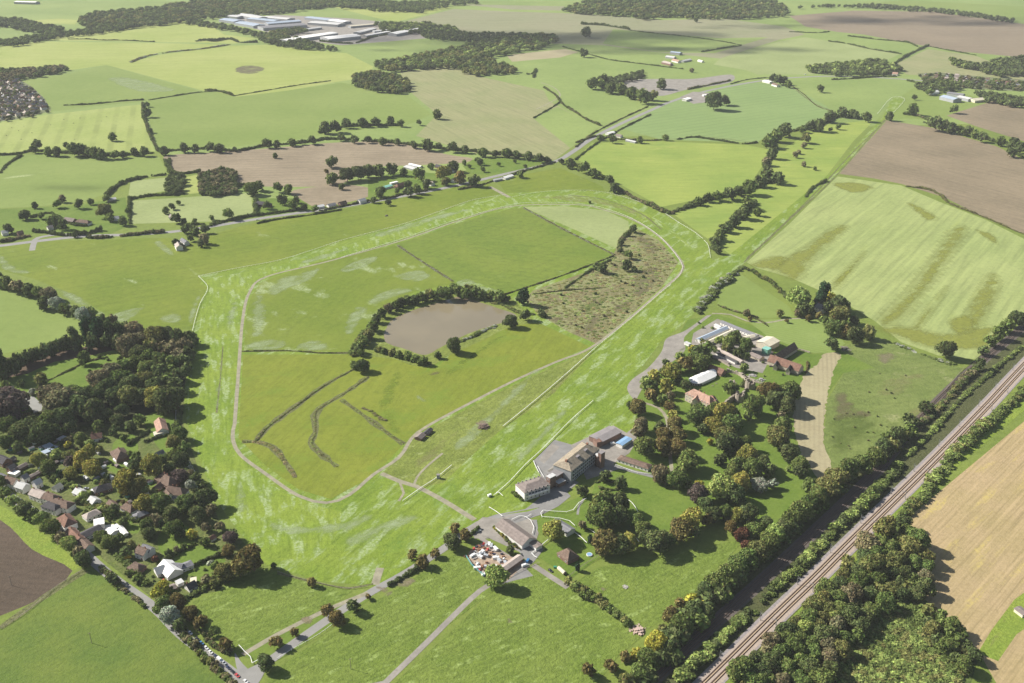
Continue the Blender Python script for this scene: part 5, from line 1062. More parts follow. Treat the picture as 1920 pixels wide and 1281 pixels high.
for k in range(7): MB().box((0, -near*(10.2+k*1.15), 3.7-k*.5), (38, 1.2, 7.4-k*1.0)).build('terrace_step', surf('step_concrete', (0.30, 0.28, 0.25), .25, 2) if k == 0 else bpy.data.materials['step_concrete'], gs)
for x in (-9, 4): MB().box((x, near*3.4, 15.2), (4.5, 2.2, 1.6)).build('roof_plant', ROOF['e'], gs)
for x in (-17, 17): MB().box((x, 0, 16.2), (1.6, 1.6, 2.6)).build('chimney', M_chim, gs)
wr = [o for o in bpy.data.objects if o.get('category') == 'clubhouse'][0]; nw = 1 if (wr.matrix_basis @ __import__('mathutils').Vector((0, 1, 0)) - wr.location).y < 0 else -1
facade(wr, nw, -9, 9, 8, (6.6,), 1.9, 'balcony_glazing', 2.6); MB().box((0, nw*9.2, 5.2), (19, 2.2, .3)).build('balcony', M_frame, wr); MB().box((0, nw*10.3, 5.8), (19, .12, 1.0)).build('balcony_rail', M_white0, wr)
# castle and farm
B('old manor house with pink tiled roof and cream walls', '1301,729,1331,743,12,8,13.5,h,p 1335,741,1344,754,9,7,11,h,r 1309,738,1304,746,6,7.5,11,g,p', 's', 'p', 'manor_house', 'house', 2)
B('red tiled barn behind the marquee', '1333,683,1358,693,9,3.2,7,g,r', 'k', 'r', 'barn', 'barn', 0, 0)
B('long red roofed stone barn with two dark porches', '1445,665,1503,684,11,4.5,10,g,r 1457,676,1454,682,4,4.5,8,g,d 1482,684,1478,690,4,4.5,8,g,d', 's', 'r', 'barn', 'barn', 0, 0)
B('long dark roofed stone barn behind the red barn', '1454,664,1489,642,10,4.2,9.6,g,b', 's', 'b', 'barn', 'barn', 0, 0)
B('cream sheeted warehouse with rusty roof half', '1431,642,1450,632,17,6,8,g,c', 'c', 'c', 'warehouse', 'warehouse', 0, 0)
B('green clad store in front of the warehouse', '1434,655,1441,651,7,6,6.2,f,n', 'n', 'n', 'store', 'store', 0, 0)
B('long stable block with dark roof along the lawn', '1354,601,1420,628,6,3,4.4,g,g', 'w', 'g', 'stable_block', 'stables', 0)
B('long grey roofed stable nearest the yard', '1309,635,1362,612,6.5,3,4.6,g,k', 'w', 'k', 'stable_block', 'stables', 0, 0)
B('long white roofed stable beside the grey one', '1321,643,1375,618,5.5,3,4.2,g,c', 'w', 'c', 'stable_block', 'stables', 0, 0)
B('short white roofed stable at the far courtyard corner', '1397,632,1419,626,6,3,4.2,g,c', 'w', 'c', 'stable_block', 'stables', 0, 0)
B('tiny grey roofed store at the stable end', '1342,607,1352,612,5,2.6,3.6,g,l', 'w', 'l', 'store', 'store', 0, 0)
B('long stable with pink wall below the courtyard trees', '1347,652,1392,676,5,3,4.2,g,a', 's', 'a', 'stable_block', 'stables', 0, 0)
B('long dark roofed stable with white stripe', '1345,659,1381,677,4,2.6,3.6,g,d', 'w', 'd', 'stable_block', 'stables', 0, 0)
B('roofless ruined stable range with pale walls', '1338,667,1366,681,4,1.6,1.8,f,m', 's', 'm', 'ruined_range', 'ruin', 0, 0)
B('low brown roofed shed beside the green store', '1409,660,1429,669,8,2.8,4.6,g,m', 's', 'm', 'shed', 'shed', 0, 0)
B('small white cabin beside the old concrete yard', '1285,641,1294,645,4,2.6,2.8,f,l', 'w', 'l', 'cabin', 'cabin', 0, 0)
B('lone grey roofed house with tall chimneys on the hill', '1533,568,1547,573,10,5.5,9.5,g,g', 'w', 'g', 'house', 'house', 2)
B('small brown hut at the bottom right edge', '1908,1138,1924,1150,6,2.6,3.2,g,m', 'c', 'm', 'hut', 'hut', 0, 0)
# upper road
for lab, rd, wl, rf in (('white cottage at the left picture edge by the road', '2,433,14,431,9,4,7,g', 'w', 'l'), ('brown roofed cottage left of the road junction', '32,434,42,432,8,4,7,g', 'k', 'b'), ('white cottage between the junction and conifers', '88,424,98,422,8,3,6,g', 'w', 'a'), ('long white roadside bungalow below the small brown field', '592,386,606,383,8,3,5,g', 'w', 'w'),
        ('grey roofed roadside bungalow below the small brown field', '614,383,628,380,8,3,5,g', 'w', 'g'), ('brown roofed roadside house below the small brown field', '636,379,648,376,8,4,7,g', 'k', 'b'), ('pale roofed roadside house left of the pool house', '672,374,684,371,9,4,7,g', 'w', 'l'), ('red roofed house among the road bend trees', '745,345,757,341,9,4,7.5,h', 'k', 'r'),
        ('white walled house near the road bend orchard', '848,335,859,332,9,4,7,g', 'w', 'm'), ('grey roofed house right of the glasshouses', '838,318,849,315,9,4,7,g', 'w', 'g'), ('white house in the dark garden clump by the upper road', '330,448,336,460,9,5,8,g 341,446,350,452,7,4.5,7,g,g', 'w', 'a'), ('grey brown roofed farmhouse among the left gardens', '122,407,140,410,10,4,7.5,g', 'k', 'm'),
        ('second brown roofed house in the left gardens, hipped', '148,411,164,413,9,3.5,7,h', 'w', 'b'), ('white roofed house near the left gardens orchard', '206,407,222,405,8,3,6,g', 'w', 'l'), ('small white house below the pale paddock', '319,402,334,404,9,3,6,g', 'w', 'a'),
        ('dark slate roofed house under the brown field', '483,377,502,379,10,3.5,7.5,h', 'k', 'd'), ('long pale roofed barn on the garden boundary', '200,372,217,370,8,3,5,g', 's', 'l'), ('teal roofed pool house by the road bend', '715,351,733,346,9,3,4.2,g', 'w', 'n'),
        ('white caravan like shed by the pool house', '732,343,745,340,5,2.6,3,f', 'w', 'w'), ('grey glasshouse range below the brown field', '762,310,784,316,14,2.6,4,g', 'g', 'l'), ('second glasshouse right of the grey range', '768,306,790,311,8,2.6,4,g', 'g', 'w'),
        ('dark roofed bungalow right of the glasshouses', '818,308,831,311,9,2.8,5.5,g', 'k', 'd'), ('brown roofed house between road and glasshouses', '797,337,812,341,9,3.5,7,g', 'w', 'a'), ('white workshop beside the main road', '944,332,960,327,9,3,4.6,g', 'w', 'w'),
        ('grey workshop next to the white roadside one', '925,336,940,333,7,3,4.4,g', 'g', 'l'), ('white roofed shed at the hill road clearing', '1138,249,1150,246,10,3,4.5,g', 'w', 'w'), ('brown roofed cottage at the hill road clearing', '1156,251,1166,253,8,3,6,g', 'w', 'm'),
        ('long pale shed in the hill road clearing', '1175,261,1193,265,8,2.6,3.8,g', 'g', 'l'), ('pink gabled house at the far wood edge', '927,127,936,130,10,5,9,h', 'k', 'p'), ('brown farmhouse on the far lane', '1245,114,1258,117,10,5,9,h', 'k', 'a'),
        ('pink farm cottage on the far lane', '1262,110,1274,113,10,4,8,g', 'w', 'p'), ('grey barn on the far lane', '1250,104,1266,106,14,4,7,g', 'g', 'l'), ('blue roofed barn behind the far farm', '1259,96,1277,98,18,6,8,g', 'g', 'k'),
        ('long low barn right of the far farm', '1279,113,1294,110,12,4,6,g', 'g', 'l'), ('tiny white shed right of the long low barn', '1310,112,1318,114,8,3,5,g', 'w', 'w'), ('white shed in the gravel depot', '1283,186,1293,183,12,4,5,g', 'w', 'w'),
        ('long white cabin in the gravel depot', '1318,178,1333,177,8,3,3.4,f', 'w', 'w'), ('grey store beside the gravel depot', '1335,186,1342,184,10,4,5,g', 'g', 'l'), ('white service station by the main junction', '1433,150,1447,153,14,4,5,g', 'w', 'w'),
        ('brown roofed house beside the service station', '1450,155,1460,158,10,4,7,g', 'w', 'b'), ('big blue grey barn below the village', '1770,178,1796,184,26,7,10,g', 'g', 'k'), ('long grey barn behind the blue grey barn', '1778,172,1808,176,16,6,8,g', 'g', 'g'),
        ('pale double barn right of the blue grey barn', '1800,179,1822,184,20,6,8,g', 'g', 'l'), ('tan barn at the right end of the farm group', '1822,185,1842,183,22,5,8,g', 'c', 'c'), ('white house left of the village barns', '1744,171,1758,169,12,5,8,g', 'w', 'w'),
        ('pale roofed house among the leafy village trees', '1590,133,1600,130,10,4,7,g', 'w', 'c'), ('two storey house at the leafy village edge', '1660,131,1670,133,10,4,8,g', 'k', 'm'), ('pink roofed house at the leafy village edge', '1674,135,1684,136,10,4,8,g', 'w', 'p')):
    B(lab, rd, wl, rf, 'house' if 'house' in lab or 'cottage' in lab or 'bungalow' in lab else 'barn' if 'barn' in lab else 'shed', 'house' if 'house' in lab or 'cottage' in lab or 'bungalow' in lab else 'barn' if 'barn' in lab else 'shed', 0, 0)
# far industrial estate: each shed its own
IND = '''530,74,626,60,40,9,11,w white long front|608,70,668,64,60,9,12,w big white front|668,60,700,52,24,6,8,l pale narrow|420,34,448,38,46,8,11,k blue grey leftmost|430,28,452,30,40,8,10,l pale back left|450,40,486,46,48,8,11,k blue grey second
452,25,492,32,50,9,12,l pale broad back|470,33,520,38,40,8,10,k blue grey middle|500,30,545,34,44,8,11,l pale middle back|488,50,570,44,60,9,11,g dark grey long|498,42,560,37,44,9,12,k blue grey long|578,31,620,36,40,8,10,k blue grey far right|584,40,640,44,48,8,10,l pale far right
622,36,650,40,40,8,10,w white far right|735,62,785,52,36,8,10,w white right hand|700,57,730,55,22,6,8,l pale right hand|684,66,730,58,16,5,6,w white low right|570,54,600,50,20,6,8,l pale small central|655,48,700,44,20,6,8,c cream roadside|30,2,70,3,30,8,10,w white skyline'''
for q in IND.replace('\n', '|').split('|'):
    a, _, d = q.partition(' '); v = a.split(','); rf = v[7]
    B(f'{d} shed of the far industrial estate', ','.join(v[:7])+',g', 'g', rf, 'industrial_shed', 'shed', 0, 0, 'sheds of the far industrial estate')
# rows of small houses far away: built once, then copied with their parts
def small_house(k):
    root = empty('small_house', (0, 0, 0)); W, L, ev, rh = 8, 9+k, 4.6, 7.6
    m = MB(); m.add([(-L/2, -4, 0), (L/2, -4, 0), (L/2, 4, 0), (-L/2, 4, 0), (-L/2, -4, ev), (L/2, -4, ev), (L/2, 4, ev), (-L/2, 4, ev), (-L/2, 0, rh), (L/2, 0, rh)], [(0, 1, 5, 4), (2, 3, 7, 6), (1, 2, 6, 9, 5), (3, 0, 4, 8, 7)])
    m.build('wall', WALL['wck'[k % 3]], root); r = MB()
    for s_ in (-1, 1): r.add([(-L/2-.4, 0, rh+.2), (L/2+.4, 0, rh+.2), (L/2+.4, s_*4.5, ev-.1), (-L/2-.4, s_*4.5, ev-.1), (-L/2-.4, 0, rh), (L/2+.4, 0, rh), (L/2+.4, s_*4.5, ev-.3), (-L/2-.4, s_*4.5, ev-.3)], [(0, 1, 2, 3), (4, 5, 6, 7), (0, 4, 5, 1), (1, 5, 6, 2), (2, 6, 7, 3), (3, 7, 4, 0)])
    ro = r.build('roof', ROOF['bagrm'[k]], root); MB().box((L/3, 0, rh+.6), (.8, .8, 1.6)).build('chimney', M_chim, ro)
    return root
protos = [small_house(k) for k in range(5)]; used = set()
def copy_house(k, loc, rz):
    p = protos[k]
    if k in used:
        r = p.copy(); col.objects.link(r)
        for ch in list(p.children):
            c = ch.copy(); col.objects.link(c); c.parent = r
            for g_ in ch.children: d = g_.copy(); col.objects.link(d); d.parent = c
    else: r = p; used.add(k)
    r.location = loc; r.rotation_euler = (0, 0, rz); return r
def estate(px, dx, dy, ang, label, group, rg):
    poly = P(px); g = [G(*a)[:2] for a in poly]; xs = [a[0] for a in g]; ys = [a[1] for a in g]; cx, cy = np.mean(xs), np.mean(ys); n = 0
    rws = ['back', 'middle', 'front']; made = {}
    for i in range(-14, 15):
        for j in range(-30, 31):
            u, v_ = j*dx+rg.uniform(-2, 2), i*dy+rg.uniform(-2, 2); x = cx+u*math.cos(ang)-v_*math.sin(ang); y = cy+u*math.sin(ang)+v_*math.cos(ang)
            if not inside((x, y), g): continue
            fr = (max(ys)-y)/(max(ys)-min(ys)); k = rg.randrange(5); n += 1
            o_ = copy_house(k, (x, y, 0), ang+rg.choice((0, 0, math.pi/2))+rg.uniform(-.1, .1)); made.setdefault(f"{['brown', 'pinkish', 'grey', 'red', 'mossy'][k]} roofed house in {label}, {rws[min(2, int(fr*3))]} part", []).append((x/y, o_))
    for lb, L in made.items():
        L.sort(key=lambda q: q[0])
        for i, (_, o_) in enumerate(L): tag(o_, lb+(f", {number(i)}{'' if i == 0 else ' from left'}" if len(L) > 1 else ''), 'house', group)
RH = random.Random(11)
estate('-60,156 30,150 55,168 78,188 90,205 60,215 20,222 -60,228', 17, 24, D((0, 230), (90, 215)), 'the left edge housing estate', 'houses of the left edge estate', RH)
estate('1725,142 1760,140 1830,148 1960,158 1960,168 1880,165 1800,158 1740,155', 24, 30, D((1740, 152), (1920, 165)), 'the right edge village', 'houses of the right edge village', RH)
M_est = field_mat('estate_gardens', (0.12, 0.15, 0.06), (0.2, 0.2, 0.12), big=25, fine=8, fine_amt=0.6, bump=0)
A('gardens', '-80,150 30,145 60,163 84,185 96,208 60,218 20,226 -80,235', M_est); A('gardens', '1720,138 1760,136 1830,143 1980,154 1980,172 1880,170 1790,164 1735,158', M_est)
woodland('garden trees of the left edge housing estate', '-60,150 30,148 58,166 82,188 94,210 60,218 20,225 -60,230', 6, 'dgb', 0.05)
woodland('garden trees of the right edge village', '1722,140 1760,138 1830,146 1960,156 1960,170 1880,168 1795,162 1738,157', 6, 'dgb', 0.06)
# marquee and castle ruins
def marquee(label, px, W, L2, ev, rh):
    x1, y1, x2, y2 = px; a, b = G(x1, y1, rh), G(x2, y2, rh); c = (a+b)/2; L = np.linalg.norm((b-a)[:2])/2; an = math.atan2(b[1]-a[1], b[0]-a[0]); root = tag(empty('marquee', (c[0], c[1], 0), an), label, 'marquee')
    n = 8; ring = [(L+math.cos(t)*W/2, math.sin(t)*W/2) for t in np.linspace(-math.pi/2, math.pi/2, n)]+[(-L+math.cos(t)*W/2, math.sin(t)*W/2) for t in np.linspace(math.pi/2, 1.5*math.pi, n)]; N = len(ring)
    m = MB(); m.add([(x, y, 0) for x, y in ring]+[(x, y, ev) for x, y in ring], [(i, (i+1) % N, (i+1) % N+N, i+N) for i in range(N)]); m.build('wall', WALL['w'], root)
    m = MB(); m.add([(x*1.03, y*1.03, ev) for x, y in ring]+[(-L, 0, rh), (L, 0, rh)], [((i, (i+1) % N, N+1) if i < n-1 else (i, i+1, N) if n <= i < N-1 else (i, i+1, N, N+1) if i == n-1 else (i, 0, N+1, N)) for i in range(N)]); m.build('canopy', ROOF['w'], root)
    for i in range(n, N-1):
        for k in range(2):
            t = (k+.5)/2; x = ring[i][0]*(1-t)+ring[i+1][0]*t; y = ring[i][1]*(1-t)+ring[i+1][1]*t; f = MB().box((x*1.004, y*1.02, 1.3), (.3, 1.2, 1.9), math.atan2(ring[i+1][1]-ring[i][1], ring[i+1][0]-ring[i][0])-math.pi/2).build('window', M_glass, root)
    return root
marquee('large white marquee with rounded end on the castle lawn', (1306, 708, 1330, 697), 15, 10, 3, 6)
marquee('smaller white tent joined behind the large marquee', (1328, 695, 1338, 692), 9, 6, 3, 5.5)
M_ruin = surf('ruin_stone', (0.36, 0.31, 0.25), 0.4, 2, dirt=(0.2, 0.17, 0.14))
def wall_line(label, px, th, h, mat=M_ruin, name='ruined_wall', cat='wall', rag=0.35):
    g = [G(*a)[:2] for a in P(px)]; gs_ = smooth(g, 2.0); m = MB()
    for i in range(len(gs_)-1):
        a, b = gs_[i], gs_[i+1]; c = (a+b)/2; L = np.linalg.norm(b-a); hh = h*(1+RH.uniform(-rag, rag)); m.box((c[0], c[1], hh/2-.1), (L*0.999, th*(1+RH.uniform(0, .04)), hh+.2), math.atan2(b[1]-a[1], b[0]-a[0]))
    c = np.array([g[0][0], g[0][1], 0]); m.v = [(v[0]-c[0], v[1]-c[1], v[2]) for v in m.v]
    return tag(m.build(name, mat, None, c), label, cat)
def round_tower(label, px, r, h):
    g = G(*px); m = MB(); n = 14
    for k in range(n):
        a = k*6.2832/n; m.box((math.cos(a)*r, math.sin(a)*r, h*(0.5+0.12*math.sin(k*1.7))), (1.2, 2*r*math.sin(math.pi/n)*1.12, h*(1+0.24*math.sin(k*1.7))), a)
    return tag(m.build('ruined_tower', M_ruin, None, (g[0], g[1], 0)), label, 'tower')
wall_line('tall grey castle wall with dark coping beside the ruined tower', '1358,763 1366,757 1378,748', 1.6, 6, rag=0.1)
wall_line('broken curtain wall along the far side of the castle lawn', '1362,698 1375,700 1388,705 1396,714 1400,722', 1.8, 3.5)
wall_line('low broken wall between the two ruined towers', '1400,728 1394,738 1388,748', 1.4, 2.4)
wall_line('long pale garden wall beside the rubble heaps', '1388,702 1404,710 1420,718 1434,722', 0.9, 1.8, rag=0.15)
wall_line('pale yard wall beside the ruined stable range', '1330,668 1350,678 1368,688', 0.9, 2, rag=0.15)
wall_line('garden wall between dark barn and mown strip', '1492,655 1505,658 1518,662', 0.7, 1.6, rag=0.1)
round_tower('grey ruined round tower at the castle corner', (1386, 752), 4, 8); round_tower('pale ruined tower stump above the castle lawn', (1406, 727), 4.5, 7)
round_tower('small stone dovecote ruin on the castle lawn', (1372, 722), 2.6, 4)
# ------------------------------------------------------------------ rails, fences and small things
M_white = surf('white_rail_plastic', (0.82, 0.82, 0.79), 0.05, 5); M_post = surf('weathered_timber', (0.26, 0.22, 0.18), 0.3, 1)
M_steel = surf('galvanised_steel', (0.30, 0.31, 0.32), 0.15, 1, rough=0.5, metal=0.5)
def rail_fence(label, px, name='running_rail', mat=M_white, h=1.3, th=0.22, post=0.11, gap=4.0, cat='rail', double=False):
    g = [G(*a)[:2] for a in P(px)]; gs_ = smooth(g, gap); o = gs_[0]; root = tag(empty(name, (o[0], o[1], 0)), label, cat); r = MB(); p = MB()
    for i in range(len(gs_)-1):
        a, b = gs_[i]-o, gs_[i+1]-o; c = (a+b)/2; L = np.linalg.norm(b-a); an = math.atan2(b[1]-a[1], b[0]-a[0]); r.box((c[0], c[1], h), (L, th*1.4, th), an)
        if double: r.box((c[0], c[1], h*.5), (L*.999, th*.8, th*.8), an)
        p.bar((a[0], a[1], -.2), (a[0], a[1], h-th*.5), post, 5)
    r.build('rail', mat, root); p.build('posts', mat, root); return root
RF = rail_fence
for lab, px, th in (('long outer white running rail on the far side of the course', '372,519 450,503 520,490 580,472 640,452 700,436 760,420 820,399 880,378 915,371 948,366', 0.3),
        ('kinked white rail at the course corner by the left field', '372,519 388,536 388,548 378,565 372,580 365,605 361,622', 0.35), ('outer rail around the far bend', '955,372 1000,363 1060,358 1130,361 1200,380 1245,398', 0.22),
        ('white rail on the right shoulder of the far bend', '1248,402 1275,420 1300,435 1318,449', 0.3), ('short white rail below the far bend trees', '1320,452 1328,462 1332,485', 0.3),
        ('inner white running rail along the far straight', '640,484 760,447 860,412 960,385 1010,381 1080,382', 0.32), ('curved inner white rail round the far bend', '1080,382 1130,391 1185,411 1236,444 1275,490 1277,511 1262,530', 0.25),
        ('inner white rail of the home bend', '1258,534 1240,549 1180,601 1118,652', 0.25), ('inner white rail of the home straight', '1118,652 1060,704 1000,755 943,801', 0.45),
        ('outer white rail of the home straight in front of the grandstand', '1112,753 1075,785 1040,820 1010,850 985,873 955,905 930,927', 0.42), ('white rail beside the finishing hut', '755,941 790,916 815,900 847,874', 0.4),
        ('short double white rail near the scrap yard drive', '917,953 930,961 942,970', 0.5), ('short white gate rail at the straight end', '926,930 935,925 943,932', 0.4), ('short white rail beside the white weighing room', '1000,866 1005,878 1010,888', 0.4),
        ('second short white rail leading to the grandstand', '1008,876 1014,887 1020,897', 0.35), ('looping white rail of the parade ring walk', '1100,936 1085,945 1075,958 1062,962 1040,961 1018,959 1014,964 1016,971 1030,972 1050,974 1068,979 1078,988', 0.4),
        ('white rail bending around the small lawn', '960,976 975,969 985,971 995,978 1001,990 998,1003', 0.4), ('short white rail above the small lawn', '983,972 990,970 996,966', 0.35), ('curved white rail right of the big tree clump', '1170,934 1185,945 1196,962 1200,976', 0.4),
        ('white rail hidden behind the parade ring trees', '1090,990 1105,995 1118,1003', 0.3), ('white rail beside the pavilion drive', '1154,873 1175,881 1195,888 1222,890', 0.3), ('short white rail between dark tree and belt', '1186,1004 1193,1012 1198,1018', 0.6),
        ('white entrance railing at the lane junction', '448,1212 452,1216 458,1223 470,1234 473,1246 484,1240', 0.4), ('white rail along the lower edge of the avenue', '520,1236 560,1213 600,1190 640,1160', 0.18),
        ('white timber rail in front of the lodge garden', '996,1040 1005,1033 1018,1022 1030,1012 1045,1006', 0.4), ('white picket fence at the lodge gate', '997,1040 1002,1045 1007,1048', 0.5), ('white fence beside the hanging garden of the lodge', '1074,998 1090,1010 1100,1020', 0.5),
        ('white railing of the gallops starting pen', '1645,214 1672,184 1696,187 1675,212', 0.3), ('thin white rail at the back of the pink bungalow', '331,755 330,780 331,802', 0.4), ('white fence behind the brown roofed houses', '352,862 362,880 374,902 382,915', 0.25)):
    RF(lab, px, th=th*0.55, gap=5.0)
for lab, px in (('timber fence between the paddock and racecourse', '520,1073 560,1085 600,1095 650,1105 690,1100'), ('post and wire fence across the ley from the lane', '0,1180 50,1148 110,1098 158,1068'), ('fence along the drain of the rough field', '1808,690 1795,705 1770,735'),
                ('timber fence between the two lower fields', '945,1088 1000,1060 1012,1056'), ('dark garden fence below the lodge', '1127,1042 1100,1058 1085,1068 1063,1086')):
    RF(lab, px, 'timber_fence', M_post, 1.2 if 'dark' not in lab else 1.9, 0.12, 0.1, 5, 'fence', True)
# railway masts
def mast(side):
    root = empty('catenary_mast', (0, 0, 0)); MB().bar((0, 0, 0), (0, 0, 8), .22, 6, .16).build('pole', M_steel, root)
    m = MB(); m.bar((0, 0, 7.2), (-3.6*side, 0, 6.6), .1, 5); m.bar((0, 0, 5.6), (-3.2*side, 0, 6.6), .08, 5); m.bar((-3.3*side, 0, 6.6), (-3.3*side, 0, 5.7), .07, 4); m.build('cantilever_arm', M_steel, root)
    MB().box((0, 0, .25), (.9, .9, .5)).build('base_block', WALL['s'], root); return root
g = smooth([G(*a)[:2] for a in P(HS)], 1.0); g = np.array(g); cum = np.concatenate([[0], np.cumsum(np.linalg.norm(np.diff(g, axis=0), axis=1))])
k0 = int(np.argmin(np.linalg.norm(g-G(1367, 1243)[:2], axis=1))); pm = {1: mast(1), -1: mast(-1)}; cnt = 0
for i in range(-1, 16):
    s_ = cum[k0]+i*52.0
    if s_ >= cum[-1] or s_ < 0: continue
    j = int(np.searchsorted(cum, s_)); t = g[min(j+1, len(g)-1)]-g[j-1]; t /= np.linalg.norm(t); nn = np.array([-t[1], t[0]])
    for side in (1, -1):
        p = pm[side]
        if i > -1:
            r = p.copy(); col.objects.link(r)
            for ch in list(p.children): c = ch.copy(); col.objects.link(c); c.parent = r
        else: r = p
        q = g[j]-nn*side*6.2; r.location = (q[0], q[1], 0.05); r.rotation_euler = (0, 0, math.atan2(t[1], t[0])-math.pi/2)
        tag(r, f"grey steel railway mast on the {'stubble field' if side == 1 else 'old line'} side, {number(i+1)}{' (bottom)' if i < 0 else ' from bottom'}" if i >= 0 else f"grey steel railway mast on the {'stubble field' if side == 1 else 'old line'} side, nearest the bottom edge", 'mast', 'masts of the electrified railway')
# telegraph poles in the lower field
for (x, y), wd in (((172, 1206), 'lower left grass field'), ((22, 1098), 'dark ploughed field'), ((658, 1255), 'lower middle paddock')):
    c = G(x, y); root = tag(empty('telegraph_pole', (c[0], c[1], 0)), f'single wooden telegraph pole in the {wd}', 'pole'); MB().bar((0, 0, -.2), (0, 0, 9), .22, 6, .16).build('pole_shaft', M_post, root); MB().box((0, 0, 8.6), (2, .16, .16), .6).build('crossarm', M_post, root)
# cars
def paint(name, c, r=0.3): 
    s = NT(name); s.b.inputs['Base Color'].default_value = (*c, 1); s.b.inputs['Roughness'].default_value = r; s.b.inputs['Specular IOR Level'].default_value = 0.5; s.b.inputs['Coat Weight'].default_value = 0.5; return s.m
PAINT = dict(white=paint('white_paint', (0.78, 0.78, 0.76)), blue=paint('blue_paint', (0.04, 0.17, 0.36)), navy=paint('navy_paint', (0.02, 0.03, 0.08)), black=paint('black_paint', (0.02, 0.02, 0.022)), silver=paint('silver_paint', (0.42, 0.44, 0.46)), red=paint('red_paint', (0.5, 0.05, 0.05)), yellow=paint('yellow_paint', (0.65, 0.42, 0.03)), green=paint('green_paint', (0.05, 0.25, 0.15)))
M_tyre = surf('tyre_rubber', (0.02, 0.02, 0.02), 0.1, 1)
def loft(name, secs, mat, parent):
    """secs: (x, half width, z low, z high)"""
    m = MB(); v = []
    for x, hw, z0, z1 in secs: v += [(x, -hw, z0), (x, hw, z0), (x, hw*.92, z1), (x, -hw*.92, z1)]
    f = [(3, 2, 1, 0), tuple(range(len(v)-4, len(v)))]
    for i in range(len(secs)-1):
        a = 4*i
        for j in range(4): k = (j+1) % 4; f.append((a+j, a+k, a+4+k, a+4+j))
    m.add(v, f); return m.build(name, mat, parent)
def make_car(paintm, van=False):
    root = empty('parked_van' if van else 'parked_car', (0, 0, 0))
    if van: loft('body', [(-2.5, .85, .4, 1.9), (-2.4, .95, .35, 2.15), (1.2, .95, .35, 2.15), (1.9, .93, .35, 1.25), (2.5, .85, .4, 1.05)], paintm, root); loft('cabin', [(1.16, .88, 1.2, 2.1), (1.84, .86, 1.2, 1.32)], M_glass, root)
    else:
        loft('body', [(-2.15, .75, .4, .85), (-2.0, .88, .3, 1.0), (-.9, .9, .28, 1.02), (.9, .9, .28, .98), (1.9, .86, .3, .82), (2.15, .72, .4, .68)], paintm, root)
        loft('cabin', [(-1.75, .74, .95, 1.04), (-1.2, .74, .95, 1.4), (.2, .74, .95, 1.43), (1.05, .76, .95, 1.0)], M_glass, root); loft('roof_panel', [(-1.15, .66, 1.39, 1.45), (.15, .66, 1.42, 1.47)], paintm, root)
    for x in (-1.35, 1.35):
        for y in (-.82, .82): MB().bar((x, y-.12, .32), (x, y+.12, .32), .33, 10).build('wheel', M_tyre, root)
    for y in (-.6, .6): MB().box((2.14 if not van else 2.49, y, .7), (.08, .34, .16)).build('headlight', M_white, root)
    return root
CARS = {}
def car(colr, x, y, ang, label, group=None, van=False):
    k = (colr, van); g = G(x, y)
    if k in CARS:
        r = CARS[k].copy(); col.objects.link(r)
        for ch in list(CARS[k].children): c = ch.copy(); col.objects.link(c); c.parent = r
    else: r = CARS[k] = make_car(PAINT[colr], van)
    r.location = (g[0], g[1], .06); r.rotation_euler = (0, 0, ang); tag(r, label, 'van' if van else 'car', group)
la = D((345, 1180), (460, 1283))
lane = [('navy', 348, 1181, 'dark car under the trees, farthest of the parked row'), ('white', 357, 1188, 'white car second from the top of the parked row'), ('black', 370, 1199, 'black car above the bright blue car'), ('blue', 378, 1207, 'bright blue car in the parked row'),
        ('white', 387, 1216, 'white car just below the bright blue car'), ('white', 395, 1224, 'white saloon midway down the parked row'), ('navy', 405, 1232, 'dark car between the saloon and white van'), ('silver', 420, 1244, 'silver grey car below the white van'), ('navy', 428, 1253, 'navy blue car in the lower parked row'),
        ('black', 437, 1261, 'black car above the red car'), ('red', 445, 1268, 'red car in the lower parked row'), ('white', 461, 1279, 'white car at the bottom end of the parked row')]
for c_, x, y, l_ in lane: car(c_, x, y, la, l_, 'cars parked along the lane')
car('white', 412, 1239, la, 'white van in the parked row on the lane', 'cars parked along the lane', True)
car('silver', 33, 937, la, 'silver car driving on the lane by the terraces'); car('silver', 897, 997, 0.6, 'silver car alone on the scrap yard drive'); car('blue', 990, 1053, 1.2, 'blue van beside the open shed', None, True); car('white', 984, 1062, .5, 'white van on the grass edge by the open shed', None, True)
car('black', 1032, 1071, D((1000, 1050), (1060, 1100)), 'black car on the track past the lodge'); car('white', 1149, 833, .2, 'white van in the yard beside the blue roofed cabin', None, True); car('yellow', 240, 1048, .7, 'yellow van on the drive left of the bungalow', None, True); car('red', 308, 1090, -.8, 'dark red car outside the white bungalow')
car('silver', 162, 917, .2, 'pale car on the drive above the lane cottages'); car('black', 118, 996, la, 'black car parked in front of the red cottage row'); car('black', 1446, 688, 0, 'black car beside the red roofed stone barn'); car('white', 1510, 140.5, 0, 'white lorry on the far main road', None, True); car('white', 483, 413, .2, 'white car on the upper main road')
car('black', 224, 940, .3, 'black car between the two small garages'); car('black', 987, 1020, D((942, 973), (992, 1009)), 'dark car under the open end of the long hall')
